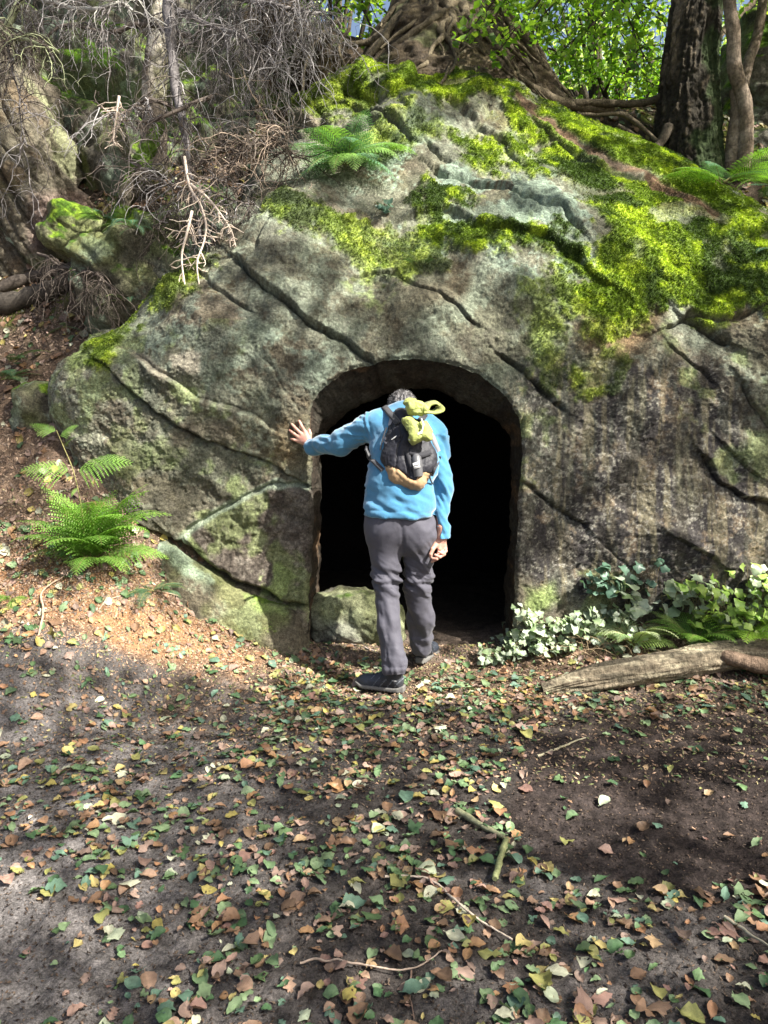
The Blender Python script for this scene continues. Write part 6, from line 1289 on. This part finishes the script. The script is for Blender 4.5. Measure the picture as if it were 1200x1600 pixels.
# ------------------------------------------------------------------ unseen tree added up-sun, its crown shaped to throw the dappled shade
LIT = [ # outline in the photograph of each sunlit patch, and how open the crown is there
 ([(-40,880),(60,845),(180,870),(235,915),(290,950),(370,1010),(430,1040),(330,1040),(200,1015),(90,985),(-40,960)], 1), ([(50,690),(110,650),(200,690),(225,800),(215,880),(150,900),(60,880),(30,800)], .55),
 ([(470,1012),(600,1020),(600,1030),(470,1024)], 1), ([(640,1050),(760,1030),(860,1035),(900,1080),(760,1090),(660,1085),(520,1075),(480,1050)], .93), ([(550,1090),(850,1090),(900,1130),(800,1150),(560,1130)], .65),
 ([(370,990),(470,1010),(450,1020),(380,1008)], .8),
 ([(765,985),(850,930),(940,880),(1080,900),(1130,870),(1220,890),(1240,1010),(1040,1020),(860,1040),(780,1030)], 1), ([(930,1030),(1100,1005),(1240,1005),(1240,1020),(1080,1045),(960,1060)], .8),
 ([(760,1215),(900,1225),(960,1250),(820,1262)], .8), ([(1080,1240),(1240,1230),(1240,1300),(1100,1290)], .6),
 ([(-40,1320),(60,1360),(110,1440),(50,1560),(90,1640),(-40,1640)], .5), ([(450,1380),(620,1400),(600,1440),(450,1420)], .3),
 ([(650,310),(700,300),(745,330),(740,352),(660,345)], 1), ([(800,360),(850,365),(900,400),(950,440),(900,420),(830,385)], 1),
 ([(560,150),(640,140),(700,150),(800,185),(850,215),(780,240),(730,205),(640,185)], .75), ([(690,220),(770,215),(850,240),(920,270),(1000,310),(940,330),(860,280),(760,255)], .8),
 ([(850,200),(900,210),(1000,250),(1100,300),(1070,310),(980,280),(880,230)], .65), ([(920,290),(1040,310),(1090,370),(1060,430),(960,430),(920,350)], .95), ([(980,440),(1090,450),(1180,430),(1160,340),(1120,320),(1090,360)], .6),
 ([(640,230),(760,250),(880,290),(920,350),(850,350),(740,310),(680,290)], .35), ([(960,470),(1010,475),(1070,440),(1060,450)], .9),
 ([(-40,90),(60,110),(130,190),(160,300),(100,330),(50,240),(-40,220)], .22), ([(100,335),(155,370),(150,395),(105,395)], 1), ([(-40,390),(60,400),(140,410),(130,430),(-40,430)], .7), ([(-40,430),(30,440),(20,470),(-40,470)], .8),
 ([(430,340),(520,345),(580,380),(500,365)], .8), ([(470,185),(600,190),(620,240),(620,290),(470,290),(450,230)], .9), ([(230,60),(265,60),(262,240),(235,240)], .8), ([(270,240),(400,350),(390,400),(330,490),(290,480),(280,380)], .6),
 ([(205,552),(330,552),(320,600),(250,590)], .35), ([(95,520),(150,520),(170,560),(110,580)], .4), ([(480,140),(560,130),(560,190),(470,190)], .5), ([(380,480),(560,470),(560,560),(430,540)], .08), ([(560,430),(800,400),(900,500),(700,560)], .1),
 ([(280,840),(330,830),(340,870),(440,860),(480,880),(460,930),(360,900)], .2), ([(815,910),(870,905),(880,960),(820,965)], .35),
 ([(600,612),(655,612),(695,650),(692,730),(690,760),(640,800),(560,810),(560,720),(480,715),(440,690),(440,650),(490,675),(560,640)], 1), ([(625,770),(690,740),(690,815),(590,812)], 1), ([(678,640),(712,700),(712,850),(676,845)], .9),
 ([(565,810),(600,810),(610,900),(600,960),(575,940)], .5), ([(580,950),(625,950),(640,1060),(590,1060)], .9), ([(640,905),(680,905),(680,1010),(640,1000)], .15), ([(560,1050),(640,1050),(640,1095),(560,1090)], .5),
 ([(590,10),(700,60),(780,160),(740,150),(650,110),(580,90)], .2), ([(1060,0),(1100,0),(1080,120),(1050,140)], .5), ([(1030,140),(1120,140),(1110,260),(1020,250)], .05), ([(960,160),(1000,150),(1010,175),(950,180)], .7),
]
e1 = unit(np.cross(SUN, [0, 0, 1.0])); e2 = np.cross(e1, SUN); C0 = np.array([0, 4.6, 1.4]); DIST = 9.5; CELL = .10
bpy.context.view_layer.update()
cast = [o for o in scene.objects if o.type == 'MESH' and (o.name.split('.')[0] in ('ground', 'rock_face', 'boulder', 'stone', 'ribbed_stone', 'cliff_face', 'soil') or (o.parent and o.name.split('.')[0] in ('body', 'fleece', 'trousers', 'shoe', 'pack_body', 'log', 'trunk') and (o.parent.name.split('.')[0] in ('person', 'backpack', 'fallen_log', 'oak_tree', 'beech_tree'))))]
inv = [(o, o.matrix_world.inverted(), o.matrix_world) for o in cast]
uu, vv = np.meshgrid(np.arange(-60, 1270, 9.0), np.arange(-30, 1640, 9.0)); uv = np.column_stack([uu.ravel(), vv.ravel()])
Lv = np.zeros(len(uv))
uvn = uv + np.column_stack([fbm(np.column_stack([uv / 60, uv[:, 0] * 0]), 3, 901), fbm(np.column_stack([uv / 60, uv[:, 0] * 0]), 3, 903)]) * 14
for pl, s in LIT: Lv[poly_sd(uvn, pl) < 0] = np.maximum(Lv[poly_sd(uvn, pl) < 0], s)
NG = 130; votes = np.zeros((NG, NG)); lit = np.zeros((NG, NG)); c_o = Vector(CAM)
for (u, v_), L in zip(uv, Lv):
    d_ = Vector(P(u, v_, 10.0) - CAM).normalized(); best = None
    for o, im, mw in inv:
        a = im @ c_o; ok, loc, nr, _ = o.ray_cast(a, (im.to_3x3() @ d_))
        if ok:
            wl = mw @ loc; ds = (wl - c_o).length
            if best is None or ds < best[0]: best = (ds, wl)
    if best and best[1].y < 9:
        q = np.array(best[1]) - C0; i, j = int(q @ e1 / CELL + NG / 2), int(q @ e2 / CELL + NG / 2)
        if 0 <= i < NG and 0 <= j < NG:
            if L > 0: lit[i, j] = max(lit[i, j], L)
            votes[i, j] += 1
def dil(a, k):
    for _ in range(k):
        b = a.copy(); b[1:] = np.maximum(b[1:], a[:-1]); b[:-1] = np.maximum(b[:-1], a[1:]); b[:, 1:] = np.maximum(b[:, 1:], a[:, :-1]); b[:, :-1] = np.maximum(b[:, :-1], a[:, 1:]); a = b
    return a
def closing(a, k): return 1 - dil(1 - dil(a, k), k)
need = dil(np.minimum(votes, 1), 5); lit = closing(lit, 1); big = dil((lit > .75).astype(float), 1); lit = np.maximum(lit, big * .93)
rr = np.random.default_rng(77); shade = empty('added_shade_tree', tuple(C0 + SUN * DIST - [0, 0, 0]), 'tall tree added out of view towards the sun, its crown shaped to dapple the ground', 'tree')
sx, sy = float(C0[0] + SUN[0] * DIST), float(C0[1] + SUN[1] * DIST); sz0 = h1(sx, sy); shade.location = (sx, sy, sz0)
ii, jj = np.nonzero(need > 0); pos = []
gi, gj = np.meshgrid(np.arange(NG), np.arange(NG), indexing='ij'); nz_ = (fbm(np.column_stack([gi.ravel() / 3.2, gj.ravel() / 3.2, gi.ravel() * 0]), 2, 905) * .75 + .5).reshape(NG, NG)
lit = np.where((lit > .02) & (lit < .9), (nz_ < lit) * 1.0, lit)
for i, j in zip(ii, jj):
    dens = 1 - lit[i, j]; m = rr.poisson(5.2 * dens ** 1.3)
    if lit[i, j] > .85: m = 0
    if m:
        q = rr.uniform(0, 1, (m, 2)); dd = rr.uniform(-1.2, 1.2, m)
        pos.append(C0 + ((i + q[:, 0] - NG / 2) * CELL)[:, None] * e1 + ((j + q[:, 1] - NG / 2) * CELL)[:, None] * e2 + (DIST + dd)[:, None] * SUN)
pos = np.vstack(pos); mb = MB(); leaf_cloud(mb, pos, .105, GREENS, up=.25, seed=78, asp=.75)
child('crown', mb.mesh('crown', M_leaf, False), shade)
tw = MB(); top = np.array([sx + 4.0, sy - 1.6, float(C0[2] + SUN[2] * DIST) + 2.2]); tp = np.array([[sx + 7.2, sy - 2.4, h1(sx + 7.2, sy - 2.4) - .3], [sx + 7.1, sy - 2.3, sz0 + 3], [sx + 6.2, sy - 2.0, sz0 + 7], top])
child('trunk', trunk_mesh(list(tp), [.42, .36, .28, .12], 60, 120, bark_r, bark_c, 3), shade)
tc = bend(tp, 40)
for k in range(7):
    e = pos[rr.integers(len(pos))]; a = tc[rr.integers(24, 40)]; tw.tube(bend([a, (a + e) / 2 + [0, 0, .3], e], 12), np.linspace(.035, .006, 12), (.09, .07, .05), k=5)
child('limb', tw.mesh('limb', M_bark), shade)
